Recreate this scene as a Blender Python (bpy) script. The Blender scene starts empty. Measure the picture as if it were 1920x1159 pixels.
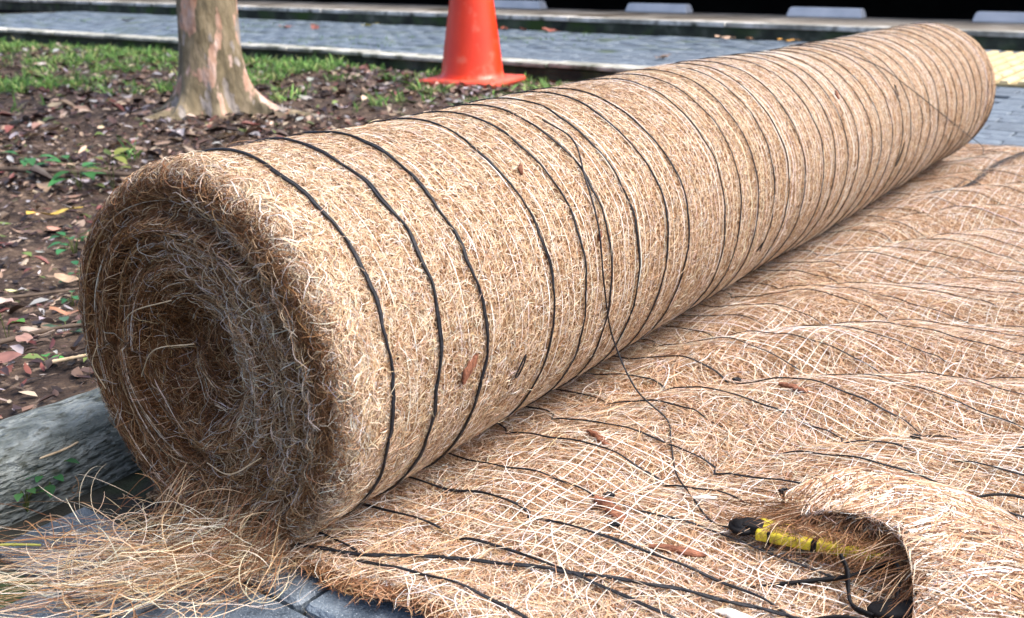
import bpy, bmesh, math, random
import numpy as np
from mathutils import Vector, Matrix
rad = math.radians
random.seed(4)
rng = np.random.default_rng(7)
scn = bpy.context.scene
COL = scn.collection

# ------------------------------------------------------------------ camera, sky, sun, exposure
# x runs away from the roll across the mat, y runs along the roll, the paving lies at z = 0
cam_d = bpy.data.cameras.new('camera')
cam = bpy.data.objects.new('camera', cam_d)
COL.objects.link(cam)
cam.location = (0.687, -0.4955, 0.5016)
cam.rotation_euler = (rad(90) - 0.3284, 0, rad(35.41))
cam_d.sensor_width = 36
cam_d.lens = 35.39
cam_d.clip_start = 0.02
cam_d.clip_end = 500
cam_d.dof.use_dof = True
cam_d.dof.focus_distance = 0.98
cam_d.dof.aperture_fstop = 10.0
scn.camera = cam

SUN_EL, SUN_AZ = rad(56), rad(62)       # azimuth from +y towards +x
world = bpy.data.worlds.new('World')
scn.world = world
world.use_nodes = True
nt = world.node_tree
sky = nt.nodes.new('ShaderNodeTexSky')
sky.sky_type = 'NISHITA'
sky.sun_disc = False
sky.sun_elevation = SUN_EL
sky.sun_rotation = SUN_AZ
sky.dust_density = 6.0
sky.air_density = 0.8
nt.links.new(sky.outputs[0], nt.nodes['Background'].inputs[0])
nt.nodes['Background'].inputs[1].default_value = 0.15
sun_d = bpy.data.lights.new('sun', 'SUN')
sun_d.energy = 1.15
sun_d.angle = rad(38)
sun_d.color = (1.0, 0.96, 0.91)
sun = bpy.data.objects.new('sun', sun_d)
COL.objects.link(sun)
sdir = Vector((math.sin(SUN_AZ) * math.cos(SUN_EL), math.cos(SUN_AZ) * math.cos(SUN_EL), math.sin(SUN_EL)))
sun.rotation_euler = (-sdir).to_track_quat('-Z', 'Y').to_euler()
scn.view_settings.view_transform = 'Standard'
scn.view_settings.look = 'None'
scn.view_settings.gamma = 1
scn.view_settings.exposure = 1.2

# ------------------------------------------------------------------ helpers
def tag(o, label=None, cat=None, group=None, kind=None):
    if label: o['label'] = label
    if cat: o['category'] = cat
    if group: o['group'] = group
    if kind: o['kind'] = kind
    return o

def empty(name, loc=(0, 0, 0), rz=0.0):
    o = bpy.data.objects.new(name, None)
    o.location = loc
    o.rotation_euler = (0, 0, rz)
    o.empty_display_size = 0.05
    COL.objects.link(o)
    return o

def link(name, me, mat, parent=None, smooth=False):
    if mat is not None and len(me.materials) == 0:
        me.materials.append(mat)
    if smooth:
        me.polygons.foreach_set('use_smooth', np.ones(len(me.polygons), bool))
    o = bpy.data.objects.new(name, me)
    COL.objects.link(o)
    if parent is not None: o.parent = parent
    return o

def np_mesh(name, verts, faces):
    """verts (n,3), faces (m,4) quads or (m,3) tris"""
    me = bpy.data.meshes.new(name)
    verts = np.ascontiguousarray(verts, np.float32).reshape(-1, 3)
    faces = np.ascontiguousarray(faces, np.int32)
    m, k = faces.shape
    me.vertices.add(len(verts)); me.vertices.foreach_set('co', verts.ravel())
    me.loops.add(m * k); me.loops.foreach_set('vertex_index', faces.ravel())
    me.polygons.add(m)
    me.polygons.foreach_set('loop_start', np.arange(0, m * k, k, dtype=np.int32))
    me.update(calc_edges=True)
    return me

def set_col(me, cols):
    a = me.color_attributes.new('col', 'FLOAT_COLOR', 'POINT')
    c = np.ones((len(me.vertices), 4), np.float32)
    c[:, :3] = cols
    a.data.foreach_set('color', c.ravel())

def grid_faces(nu, nv, wrap_v=False):
    i = np.arange(nu - 1)[:, None]
    j = np.arange(nv if wrap_v else nv - 1)[None, :]
    j2 = (j + 1) % nv
    return np.stack([i * nv + j, (i + 1) * nv + j, (i + 1) * nv + j2, i * nv + j2], -1).reshape(-1, 4)

def sstep(x, a, b):
    t = np.clip((np.asarray(x, float) - a) / (b - a), 0, 1)
    return t * t * (3 - 2 * t)

class Wave:
    """cheap smooth noise: a sum of sines in random directions, about -1..1"""
    def __init__(s, seed, scale, n=7):
        r = np.random.default_rng(seed)
        a = r.uniform(0, 6.283, n)
        f = scale * r.uniform(0.5, 1.7, n)
        s.kx, s.ky, s.ph = np.cos(a) * f, np.sin(a) * f, r.uniform(0, 6.283, n)
        s.n = n
    def __call__(s, x, y):
        o = 0
        for kx, ky, p in zip(s.kx, s.ky, s.ph):
            o = o + np.sin(kx * x + ky * y + p)
        return o / (s.n ** 0.5 * 1.25)

def ribbons(name, pts, nrm, width, cols, mat, parent=None, tilt=0.7, taper=0.35):
    """one mesh of many thin strands: pts (n,k,3), nrm (n,k,3) or (3,), width (n,), cols (n,3)"""
    n, k, _ = pts.shape
    T = np.gradient(pts, axis=1)
    N = np.broadcast_to(nrm, pts.shape) + tilt * rng.normal(size=(n, 1, 3)) * 0.7
    S = np.cross(T, N)
    S /= np.linalg.norm(S, axis=2, keepdims=True) + 1e-12
    t = np.linspace(-1, 1, k)
    w = width[:, None] * (1 - (1 - taper) * np.abs(t)[None] ** 4) * 0.5
    V = np.stack([pts - S * w[..., None], pts + S * w[..., None]], 2).reshape(-1, 3)
    base = (np.arange(n) * k * 2)[:, None]
    i = (np.arange(k - 1) * 2)[None]
    F = np.stack([base + i, base + i + 1, base + i + 3, base + i + 2], -1).reshape(-1, 4)
    me = np_mesh(name, V, F)
    set_col(me, np.repeat(cols, k * 2, 0))
    return link(name, me, mat, parent, smooth=True)

def curves2d(n, phi, length, curv, k):
    """strands in a plane: offsets (n,k) along both axes, centred"""
    t = np.linspace(-0.5, 0.5, k)[None]
    ang = phi[:, None] + curv[:, None] * t + 0.35 * np.sin(t * 9 + rng.uniform(0, 6.28, (n, 1))) * rng.uniform(0, 1, (n, 1))
    st = length[:, None] / (k - 1)
    dx = np.cumsum(np.cos(ang) * st, 1); dy = np.cumsum(np.sin(ang) * st, 1)
    return dx - dx.mean(1, keepdims=True), dy - dy.mean(1, keepdims=True)

def lay(surf, a, b, phi, length, curv, h0, arch, k=5):
    """lay strands on a surface surf(a, b, h); returns points and normals"""
    n = len(a)
    da, db = curves2d(n, phi, length, curv, k)
    A, B = a[:, None] + da, b[:, None] + db
    t = np.linspace(-1, 1, k)[None]
    Hh = h0[:, None] + arch[:, None] * (1 - t * t)
    P = surf(A, B, Hh)
    N = surf(A, B, Hh + 1e-3) - P
    N /= np.linalg.norm(N, axis=2, keepdims=True) + 1e-12
    return P, N

def palette(n, stops, jitter=0.12):
    """random colours from a list of (weight, rgb)"""
    w = np.array([s[0] for s in stops], float); w /= w.sum()
    c = np.array([s[1] for s in stops], float)
    o = c[rng.choice(len(stops), n, p=w)]
    o = o * (1 + jitter * rng.normal(size=(n, 1))) * (1 + 0.04 * rng.normal(size=(n, 3)))
    return np.clip(o, 0.004, 0.9)

def tube_arrays(P, r, sides=6):
    P = np.asarray(P, float)
    k = len(P)
    r = np.broadcast_to(np.asarray(r, float), (k,))
    T = np.gradient(P, axis=0); T /= np.linalg.norm(T, axis=1, keepdims=True) + 1e-12
    up = np.array([0.13, 0.21, 0.97])
    A = np.cross(T, up); bad = np.linalg.norm(A, axis=1) < 0.15
    A[bad] = np.cross(T[bad], np.array([1.0, 0.1, 0.0]))
    A /= np.linalg.norm(A, axis=1, keepdims=True); B = np.cross(T, A)
    a = np.linspace(0, 2 * np.pi, sides, endpoint=False)
    V = P[:, None] + r[:, None, None] * (np.cos(a)[None, :, None] * A[:, None] + np.sin(a)[None, :, None] * B[:, None])
    return V.reshape(-1, 3), grid_faces(k, sides, True)

def tubes(name, lines, r, mat, parent=None, sides=6):
    Vs, Fs, o = [], [], 0
    for L in lines:
        V, F = tube_arrays(L, r, sides)
        Vs.append(V); Fs.append(F + o); o += len(V)
    me = np_mesh(name, np.vstack(Vs), np.vstack(Fs))
    return link(name, me, mat, parent, smooth=True)

def smooth_line(P, n):
    """Catmull-Rom through points"""
    P = np.asarray(P, float)
    Q = np.vstack([2 * P[0] - P[1], P, 2 * P[-1] - P[-2]])
    u = np.linspace(0, len(P) - 1 - 1e-9, n)
    i = u.astype(int); t = (u - i)[:, None]
    p0, p1, p2, p3 = Q[i], Q[i + 1], Q[i + 2], Q[i + 3]
    return 0.5 * (2 * p1 + (p2 - p0) * t + (2 * p0 - 5 * p1 + 4 * p2 - p3) * t ** 2 + (3 * p1 - p0 - 3 * p2 + p3) * t ** 3)

def bm_obj(name, bm, mat, parent=None, smooth=False):
    me = bpy.data.meshes.new(name)
    bm.normal_update(); bm.to_mesh(me); bm.free()
    return link(name, me, mat, parent, smooth)

def box_bm(sx, sy, sz, bev=0.0, z0=0.0, seg=2):
    bm = bmesh.new()
    bmesh.ops.create_cube(bm, size=1)
    bmesh.ops.scale(bm, vec=(sx, sy, sz), verts=bm.verts)
    bmesh.ops.translate(bm, vec=(0, 0, z0 + sz / 2), verts=bm.verts)
    if bev: bmesh.ops.bevel(bm, geom=bm.edges[:], offset=bev, segments=seg, affect='EDGES', profile=0.6)
    return bm

# ------------------------------------------------------------------ materials
def new_mat(name):
    m = bpy.data.materials.new(name)
    m.use_nodes = True
    return m, m.node_tree.nodes, m.node_tree.links, m.node_tree.nodes['Principled BSDF']

def mat_attr(name, rough=0.6, spec=0.3, trans=0.0):
    m, N, L, b = new_mat(name)
    a = N.new('ShaderNodeAttribute'); a.attribute_name = 'col'
    L.new(a.outputs['Color'], b.inputs['Base Color'])
    b.inputs['Roughness'].default_value = rough
    b.inputs['Specular IOR Level'].default_value = spec
    if trans:
        t = N.new('ShaderNodeBsdfTranslucent'); L.new(a.outputs['Color'], t.inputs[0])
        mx = N.new('ShaderNodeMixShader'); mx.inputs[0].default_value = trans
        L.new(b.outputs[0], mx.inputs[1]); L.new(t.outputs[0], mx.inputs[2])
        L.new(mx.outputs[0], N['Material Output'].inputs[0])
    return m

def mat_noise(name, stops, scale=8.0, detail=6, rough=0.7, bump=0.2, bscale=None, stretch=(1, 1, 1), spec=0.4, dist=0.0, second=None, per_object=0.0, bdist=0.01):
    """noise -> colour ramp, optional second layer (colour, scale, lo, hi), bump from finer noise"""
    m, N, L, b = new_mat(name)
    tc = N.new('ShaderNodeTexCoord'); mp = N.new('ShaderNodeMapping')
    mp.inputs['Scale'].default_value = stretch
    L.new(tc.outputs['Object'], mp.inputs[0])
    vec = mp.outputs[0]
    if per_object:
        oi = N.new('ShaderNodeObjectInfo')
        ad = N.new('ShaderNodeVectorMath'); ad.operation = 'ADD'
        sc = N.new('ShaderNodeVectorMath'); sc.operation = 'SCALE'; sc.inputs[3].default_value = 7.0
        L.new(oi.outputs['Location'], sc.inputs[0]); L.new(mp.outputs[0], ad.inputs[0]); L.new(sc.outputs[0], ad.inputs[1])
        vec = ad.outputs[0]
    n = N.new('ShaderNodeTexNoise'); n.inputs['Scale'].default_value = scale; n.inputs['Detail'].default_value = detail
    n.inputs['Distortion'].default_value = dist
    L.new(vec, n.inputs['Vector'])
    cr = N.new('ShaderNodeValToRGB')
    e = cr.color_ramp.elements
    while len(e) < len(stops): e.new(0.5)
    for el, (p, c) in zip(e, stops): el.position = p; el.color = (*c, 1)
    L.new(n.outputs['Fac'], cr.inputs[0])
    out = cr.outputs[0]
    if second:
        c2, s2, lo, hi = second
        n2 = N.new('ShaderNodeTexNoise'); n2.inputs['Scale'].default_value = s2; n2.inputs['Detail'].default_value = 5
        L.new(vec, n2.inputs['Vector'])
        mr = N.new('ShaderNodeMapRange'); mr.inputs[1].default_value = lo; mr.inputs[2].default_value = hi
        L.new(n2.outputs['Fac'], mr.inputs[0])
        mx = N.new('ShaderNodeMix'); mx.data_type = 'RGBA'
        L.new(mr.outputs[0], mx.inputs[0]); L.new(out, mx.inputs[6]); mx.inputs[7].default_value = (*c2, 1)
        out = mx.outputs[2]
    if per_object:
        hs = N.new('ShaderNodeHueSaturation')
        mr = N.new('ShaderNodeMapRange'); mr.inputs[3].default_value = 1 - per_object; mr.inputs[4].default_value = 1 + per_object
        L.new(oi.outputs['Random'], mr.inputs[0]); L.new(mr.outputs[0], hs.inputs['Value']); L.new(out, hs.inputs['Color'])
        out = hs.outputs[0]
    L.new(out, b.inputs['Base Color'])
    b.inputs['Roughness'].default_value = rough
    b.inputs['Specular IOR Level'].default_value = spec
    if bump:
        n3 = N.new('ShaderNodeTexNoise'); n3.inputs['Scale'].default_value = bscale or scale * 4; n3.inputs['Detail'].default_value = 6
        L.new(vec, n3.inputs['Vector'])
        bp = N.new('ShaderNodeBump'); bp.inputs['Strength'].default_value = bump; bp.inputs['Distance'].default_value = bdist
        L.new(n3.outputs['Fac'], bp.inputs['Height']); L.new(bp.outputs[0], b.inputs['Normal'])
    return m

M = {}
M['fibre'] = mat_attr('coir fibre', 0.55, 0.35)
M['net'] = mat_attr('white net strand', 0.45, 0.4)
M['plant'] = mat_attr('leaf', 0.5, 0.35, 0.25)
M['litter'] = mat_attr('dead leaf', 0.5, 0.4)
M['coir_pale'] = mat_noise('coir mat', [(0.36, (0.08, 0.036, 0.014)), (0.5, (0.25, 0.14, 0.07)), (0.64, (0.52, 0.37, 0.23))], 260, 3, 0.8, 0.6, 420, bdist=0.004, spec=0.2)
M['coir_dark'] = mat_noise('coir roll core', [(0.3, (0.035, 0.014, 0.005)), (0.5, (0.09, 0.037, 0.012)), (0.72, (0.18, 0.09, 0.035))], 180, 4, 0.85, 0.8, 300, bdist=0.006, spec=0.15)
M['cord'] = mat_noise('black cord', [(0.35, (0.006, 0.007, 0.009)), (0.7, (0.022, 0.026, 0.036))], 300, 2, 0.5, 0.5, 900, bdist=0.001, spec=0.4)
M['soil'] = mat_noise('soil', [(0.3, (0.018, 0.012, 0.010)), (0.48, (0.05, 0.034, 0.026)), (0.7, (0.13, 0.09, 0.062))], 14, 10, 0.85, 1.0, 90, second=((0.22, 0.165, 0.125), 60, 0.56, 0.68), spec=0.25)
M['paver'] = mat_noise('blue grey paver', [(0.3, (0.06, 0.085, 0.115)), (0.5, (0.12, 0.16, 0.205)), (0.72, (0.21, 0.26, 0.31))], 38, 10, 0.45, 0.8, 320, per_object=0.16, spec=0.5, bdist=0.003, second=((0.42, 0.48, 0.54), 520, 0.60, 0.70))
M['paver_far'] = mat_noise('blue grey paver sheet', [(0.32, (0.05, 0.07, 0.095)), (0.5, (0.11, 0.15, 0.195)), (0.70, (0.20, 0.25, 0.30))], 7, 10, 0.5, 0.4, 120, spec=0.5, bdist=0.003, second=((0.055, 0.085, 0.045), 3.4, 0.54, 0.70))
M['joint'] = mat_noise('joint sand', [(0.3, (0.02, 0.022, 0.018)), (0.7, (0.06, 0.06, 0.05))], 20, 6, 0.9, 0.6, 90, second=((0.04, 0.08, 0.02), 3.0, 0.55, 0.65))
M['kerb_old'] = mat_noise('weathered kerb stone', [(0.34, (0.13, 0.155, 0.145)), (0.47, (0.23, 0.265, 0.25)), (0.64, (0.42, 0.465, 0.445))], 55, 14, 0.75, 1.0, 110, stretch=(1, 0.6, 1.5), second=((0.10, 0.112, 0.09), 95, 0.55, 0.66), dist=0.3, bdist=0.02)
M['kerb_white'] = mat_noise('pale kerb concrete', [(0.32, (0.16, 0.17, 0.15)), (0.5, (0.40, 0.41, 0.37)), (0.70, (0.64, 0.64, 0.58))], 9, 10, 0.8, 0.4, 60, second=((0.08, 0.095, 0.06), 11, 0.54, 0.68), per_object=0.1)
M['moss_face'] = mat_noise('mossy concrete face', [(0.3, (0.018, 0.022, 0.018)), (0.55, (0.05, 0.06, 0.045)), (0.75, (0.16, 0.17, 0.15))], 8, 9, 0.9, 0.6, 60, second=((0.035, 0.07, 0.015), 4, 0.5, 0.66))
M['ledge_top'] = mat_noise('weathered ledge top', [(0.3, (0.12, 0.105, 0.085)), (0.55, (0.27, 0.25, 0.215)), (0.78, (0.46, 0.44, 0.40))], 4, 8, 0.85, 0.4, 50, second=((0.08, 0.065, 0.045), 2.0, 0.54, 0.62))
M['ledge_edge'] = mat_noise('pale ledge edge', [(0.3, (0.10, 0.10, 0.09)), (0.5, (0.34, 0.34, 0.31)), (0.66, (0.68, 0.68, 0.66))], 5, 10, 0.8, 0.3, 50, second=((0.05, 0.055, 0.04), 7, 0.55, 0.68))
M['stop'] = mat_noise('painted concrete stop', [(0.3, (0.46, 0.52, 0.60)), (0.7, (0.62, 0.67, 0.74))], 6, 6, 0.6, 0.15, 60, per_object=0.05)
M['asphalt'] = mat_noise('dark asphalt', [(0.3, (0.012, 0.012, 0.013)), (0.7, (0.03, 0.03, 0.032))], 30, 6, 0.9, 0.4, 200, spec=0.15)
M['dark_wall'] = mat_noise('wall in painted shade', [(0.3, (0.006, 0.006, 0.007)), (0.7, (0.014, 0.014, 0.015))], 3, 5, 0.9, 0.1, 30, spec=0.1)  # deep shade of the undercroft put into the colour as near black
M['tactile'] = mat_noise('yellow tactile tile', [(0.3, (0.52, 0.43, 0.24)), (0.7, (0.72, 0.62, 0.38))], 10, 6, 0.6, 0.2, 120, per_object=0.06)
M['tactile_shade'] = mat_noise('tile ground in painted shade', [(0.3, (0.20, 0.15, 0.07)), (0.7, (0.42, 0.34, 0.18))], 10, 6, 0.8, 0.2, 120, per_object=0.06)  # shade between the ribs, painted as a darker tile colour
M['cone'] = mat_noise('orange red plastic', [(0.3, (0.72, 0.035, 0.008)), (0.7, (0.86, 0.06, 0.014))], 7, 5, 0.32, 0.06, 90, spec=0.5, second=((0.78, 0.20, 0.13), 13, 0.55, 0.80))
M['cone_base'] = mat_noise('scuffed red plastic', [(0.3, (0.58, 0.06, 0.03)), (0.7, (0.80, 0.13, 0.08))], 16, 7, 0.5, 0.2, 90, second=((0.22, 0.09, 0.06), 22, 0.50, 0.70))
M['yellow'] = mat_noise('yellow plastic', [(0.3, (0.55, 0.44, 0.02)), (0.7, (0.74, 0.62, 0.05))], 60, 6, 0.5, 0.2, 300, bdist=0.001, second=((0.25, 0.17, 0.04), 90, 0.58, 0.7))
M['black'] = mat_noise('black rubber', [(0.3, (0.004, 0.004, 0.005)), (0.7, (0.012, 0.013, 0.016))], 60, 4, 0.7, 0.3, 400, bdist=0.001, spec=0.2)
M['husk'] = mat_noise('coconut husk chip', [(0.3, (0.10, 0.035, 0.018)), (0.6, (0.28, 0.11, 0.06)), (0.8, (0.42, 0.2, 0.12))], 90, 6, 0.7, 0.8, 300, stretch=(1, 3, 1), bdist=0.003)
M['white_chip'] = mat_noise('pale scrap', [(0.3, (0.6, 0.57, 0.52)), (0.7, (0.8, 0.78, 0.74))], 60, 4, 0.6, 0.2, 300, bdist=0.001)
M['straw'] = mat_noise('dry stalk', [(0.3, (0.45, 0.33, 0.19)), (0.7, (0.70, 0.58, 0.40))], 60, 4, 0.6, 0.3, 300, bdist=0.001)
M['stalk'] = mat_noise('yellow green stalk', [(0.3, (0.32, 0.33, 0.06)), (0.7, (0.48, 0.46, 0.12))], 60, 4, 0.5, 0.2, 300, bdist=0.001)
M['twig'] = mat_noise('dark twig', [(0.3, (0.05, 0.035, 0.028)), (0.7, (0.16, 0.12, 0.09))], 40, 5, 0.8, 0.4, 200, bdist=0.002)
M['pebble'] = mat_noise('pebble', [(0.3, (0.2, 0.18, 0.16)), (0.7, (0.5, 0.46, 0.42))], 30, 4, 0.7, 0.2, 200, per_object=0.3, bdist=0.002)

def bark_mat():
    m, N, L, b = new_mat('peeling bark')
    tc = N.new('ShaderNodeTexCoord'); mp = N.new('ShaderNodeMapping'); mp.inputs['Scale'].default_value = (1, 1, 0.42)
    L.new(tc.outputs['Object'], mp.inputs[0])
    def noise(s, d, off):
        mo = N.new('ShaderNodeVectorMath'); mo.operation = 'ADD'; mo.inputs[1].default_value = (off, off * 0.7, off * 1.3)
        L.new(mp.outputs[0], mo.inputs[0])
        n = N.new('ShaderNodeTexNoise'); n.inputs['Scale'].default_value = s; n.inputs['Detail'].default_value = d
        L.new(mo.outputs[0], n.inputs['Vector']); return n.outputs['Fac']
    def ramp(f, st):
        c = N.new('ShaderNodeValToRGB'); e = c.color_ramp.elements
        while len(e) < len(st): e.new(0.5)
        for el, (p, q) in zip(e, st): el.position = p; el.color = (*q, 1)
        L.new(f, c.inputs[0]); return c.outputs[0]
    def mix(fac, a, c):
        x = N.new('ShaderNodeMix'); x.data_type = 'RGBA'
        L.new(fac, x.inputs[0]); L.new(a, x.inputs[6]); L.new(c, x.inputs[7]); return x.outputs[2]
    old = ramp(noise(22, 8, 0), [(0.3, (0.085, 0.070, 0.04)), (0.5, (0.19, 0.155, 0.09)), (0.7, (0.32, 0.26, 0.17))])
    pink = ramp(noise(30, 6, 4), [(0.3, (0.34, 0.18, 0.11)), (0.5, (0.48, 0.31, 0.23)), (0.7, (0.62, 0.48, 0.42))])
    grey = ramp(noise(40, 6, 8), [(0.3, (0.18, 0.16, 0.14)), (0.7, (0.42, 0.38, 0.35))])
    col = mix(ramp(noise(13, 7, 2), [(0.525, (0, 0, 0)), (0.545, (1, 1, 1))]), old, pink)
    col = mix(ramp(noise(17, 7, 12), [(0.585, (0, 0, 0)), (0.61, (1, 1, 1))]), col, grey)
    L.new(col, b.inputs['Base Color'])
    b.inputs['Roughness'].default_value = 0.7
    bp = N.new('ShaderNodeBump'); bp.inputs['Strength'].default_value = 0.9; bp.inputs['Distance'].default_value = 0.02
    L.new(noise(30, 10, 0), bp.inputs['Height']); L.new(bp.outputs[0], b.inputs['Normal'])
    return m
M['bark'] = bark_mat()

# ------------------------------------------------------------------ the setting
def sheet(name, x0, x1, y0, y1, z, mat, kind='structure'):
    me = np_mesh(name, [(x0, y0, z), (x1, y0, z), (x1, y1, z), (x0, y1, z)], [(0, 1, 2, 3)])
    o = link(name, me, mat)
    return tag(o, kind=kind)

g = sheet('ground', -200, 200, -200, 200, -0.25, M['soil'])
tag(g, 'bare brown earth far around the paved path', 'ground')

# soil bed left of the roll
wv1, wv2, wv3 = Wave(1, 2.2), Wave(2, 9.0), Wave(3, 55.0)
def soil_z(x, y):
    z = -0.03 + 0.055 * sstep(x, -0.85, -0.30) * (1 - sstep(y, 1.0, 2.4))
    z = z - 0.025 * sstep(y, 3.2, 3.8)
    return z + 0.012 * wv1(x, y) * (1 - 0.5 * sstep(y, 3.2, 3.8)) + 0.005 * wv2(x, y) + 0.0018 * wv3(x, y)
xs = -0.285 - 11.5 * np.linspace(0, 1, 330) ** 2.2
ys = np.concatenate([np.linspace(-3, -0.3, 20), np.linspace(-0.28, 3.86, 260)])
X, Y = np.meshgrid(xs, ys, indexing='ij')
me = np_mesh('soil_bed', np.stack([X, Y, soil_z(X, Y)], -1), grid_faces(len(xs), len(ys))[:, ::-1])
o = link('soil_bed', me, M['soil'], smooth=True)
tag(o, 'dark soil bed strewn with leaf litter left of the roll', 'soil', kind='structure')

# paving: bed sheet, then single blocks; the nearest 300 in view are objects, the rest one part
V = [(-0.29, -1.2, -0.014), (5, -1.2, -0.014), (5, 3.86, -0.014), (-0.29, 3.86, -0.014), (-11, 3.86, -0.014), (5, 6.62, -0.014), (-11, 6.62, -0.014)]
me = bpy.data.meshes.new('paving')
me.from_pydata(V, [], [(0, 1, 2, 3), (4, 3, 2, 5, 6)])
paving = tag(link('paving', me, M['joint']), 'blue grey block paving of the path and under the mat', 'paving', kind='structure')
PW, PD, GAP = 0.2, 0.1, 0.006
def block_mesh():
    bm = box_bm(PW - GAP, PD - GAP, 0.05, 0.004, -0.05, 1)
    me = bpy.data.meshes.new('paver'); bm.to_mesh(me); bm.free(); me.materials.append(M['paver']); return me
pm = block_mesh()
cand = []
for j in range(-12, 66):
    for i in range(-56, 26):
        x = (i + 0.5 * (j % 2)) * PW + 0.03; y = j * PD + 0.03
        if y > 6.55: continue
        if y < 4.06 and x < -0.13: continue
        if 0.16 < y < 2.62 and 0.14 < x < 1.45: continue       # under the mat
        if -0.14 < x < 0.14 and 0.15 < y < 2.5: continue       # under the roll
        if x > 2.6 or y < -0.7: continue
        cand.append((x, y))
yaw = rad(35.41)
def in_view(x, y):
    dx, dy = x - 0.687, y + 0.4955
    fwd = -math.sin(yaw) * dx + math.cos(yaw) * dy
    lat = math.cos(yaw) * dx + math.sin(yaw) * dy
    if fwd < 0.3: return None
    if abs(lat / fwd) > 0.56: return None
    if fwd < 0.8 : pass
    # hidden behind the roll
    t = (0 - dx - 0.687) / dx if dx else 0
    return fwd
near, rest = [], []
for c in cand:
    f = in_view(*c)
    if f is None: rest.append((99, c)); continue
    hidden = (c[0] < -0.2 and c[1] < 4.4 and c[0] > -1.3)
    (rest if hidden else near).append((f, c))
near.sort()
rest += near[300:]
near = near[:300]
for f, (x, y) in near:
    o = bpy.data.objects.new('paver', pm); COL.objects.link(o); o.parent = paving
    o.location = (x, y, random.uniform(-0.002, 0.002))
    o.rotation_euler = (random.gauss(0, 0.006), random.gauss(0, 0.004), random.gauss(0, 0.006))
# the others: bevelled tops in one mesh
bx, by = PW / 2 - GAP / 2, PD / 2 - GAP / 2
tv = np.array([(-bx, -by, -0.02), (bx, -by, -0.02), (bx, by, -0.02), (-bx, by, -0.02), (-bx, -by, -0.004), (bx, -by, -0.004), (bx, by, -0.004), (-bx, by, -0.004),
               (-bx + .004, -by + .004, 0), (bx - .004, -by + .004, 0), (bx - .004, by - .004, 0), (-bx + .004, by - .004, 0)])
tf = np.array([(8, 9, 10, 11)] + [(a, (a + 1) % 4, 4 + (a + 1) % 4, 4 + a) for a in range(4)] + [(4 + a, 4 + (a + 1) % 4, 8 + (a + 1) % 4, 8 + a) for a in range(4)])
rc = np.array([c for f, c in rest if c[0] > -10.5])
zz = rng.uniform(-0.003, 0.003, len(rc))
V = tv[None] + np.concatenate([rc, zz[:, None]], 1)[:, None]
F = tf[None] + (np.arange(len(rc)) * 12)[:, None, None]
o = link('pavers', np_mesh('pavers', V, F.reshape(-1, 4)), M['paver_far'], paving)
o['kind'] = 'stuff'

# far kerb between bed and path: pale stones with a dark foot
kerb = tag(empty('kerb', (0, 3.8, 0)), 'pale weathered concrete kerb between the soil bed and the path', 'kerb', kind='structure')
x = -0.30
i = 0
while x > -11:
    ln = 0.6 + 0.05 * random.random()
    bm = box_bm(ln - 0.008, 0.16, 0.022, 0.006, 0.012, 2)
    for v in bm.verts: v.co.z += 0.003 * math.sin(v.co.x * 23 + i); v.co.y += 0.003 * math.sin(v.co.x * 31 + i * 2)
    o = bm_obj('kerb_stone', bm, M['kerb_white'], kerb, True)
    o.location = (x - ln / 2, 0.12, random.uniform(-0.003, 0.003)); o.rotation_euler = (0, 0, random.gauss(0, 0.006))
    x -= ln; i += 1
bm = box_bm(10.8, 0.13, 0.16, 0.006, -0.15)
o = bm_obj('kerb_foot', bm, M['moss_face'], kerb); o.location = (-5.7, 0.13, 0)

# near kerb: rough rounded stones beside the roll
nk = tag(empty('edging_kerb', (-0.25, 0, 0)), 'rough rounded grey kerb stones along the left foot of the roll', 'kerb', kind='structure')
prof = [(0.022, -0.03), (0.028, 0.0), (0.033, 0.026), (0.031, 0.043), (0.020, 0.055), (-0.010, 0.060), (-0.045, 0.058), (-0.060, 0.046), (-0.062, 0.0), (-0.062, -0.03)]
kw = Wave(11, 30); kw2 = Wave(12, 110)
y0 = -0.62
i = 0
while y0 < 3.7:
    ln = (0.33, 0.42, 0.62, 0.55)[i % 4] if i < 4 else 0.6
    n = 40
    pr = smooth_line(np.array([(a, b, 0) for a, b in prof]), 30)[:, :2]
    yy = np.linspace(0, ln - 0.012, n)
    P = np.zeros((n, 30, 3))
    e = np.minimum(yy, ln - 0.012 - yy)
    sh = 1 - 0.14 * np.exp(-e / 0.008)
    for a in range(n):
        d = 0.0035 * kw(pr[:, 0] * 1 + i * 3, yy[a] + pr[:, 1]) + 0.0015 * kw2(pr[:, 0] + pr[:, 1] * 2, yy[a] + i)
        P[a, :, 0] = (pr[:, 0]) * sh[a] + d
        P[a, :, 2] = pr[:, 1] * (1 - 0.1 * np.exp(-e[a] / 0.008)) + d
        P[a, :, 1] = yy[a]
    V = P.reshape(-1, 3)
    F = grid_faces(n, 30)
    me = bpy.data.meshes.new('kerb_stone')
    me.from_pydata(V.tolist(), [], F.tolist() + [list(range(30)), list(range((n - 1) * 30, n * 30))[::-1]])
    o = link('kerb_stone', me, M['kerb_old'], nk, True)
    o.location = (0.008 * math.sin(i * 2.1), y0, 0.004 * math.sin(i * 1.7)); o.rotation_euler = (0, 0, (0.05, -0.035, 0.02, -0.02)[i % 4])
    y0 += ln; i += 1

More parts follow.
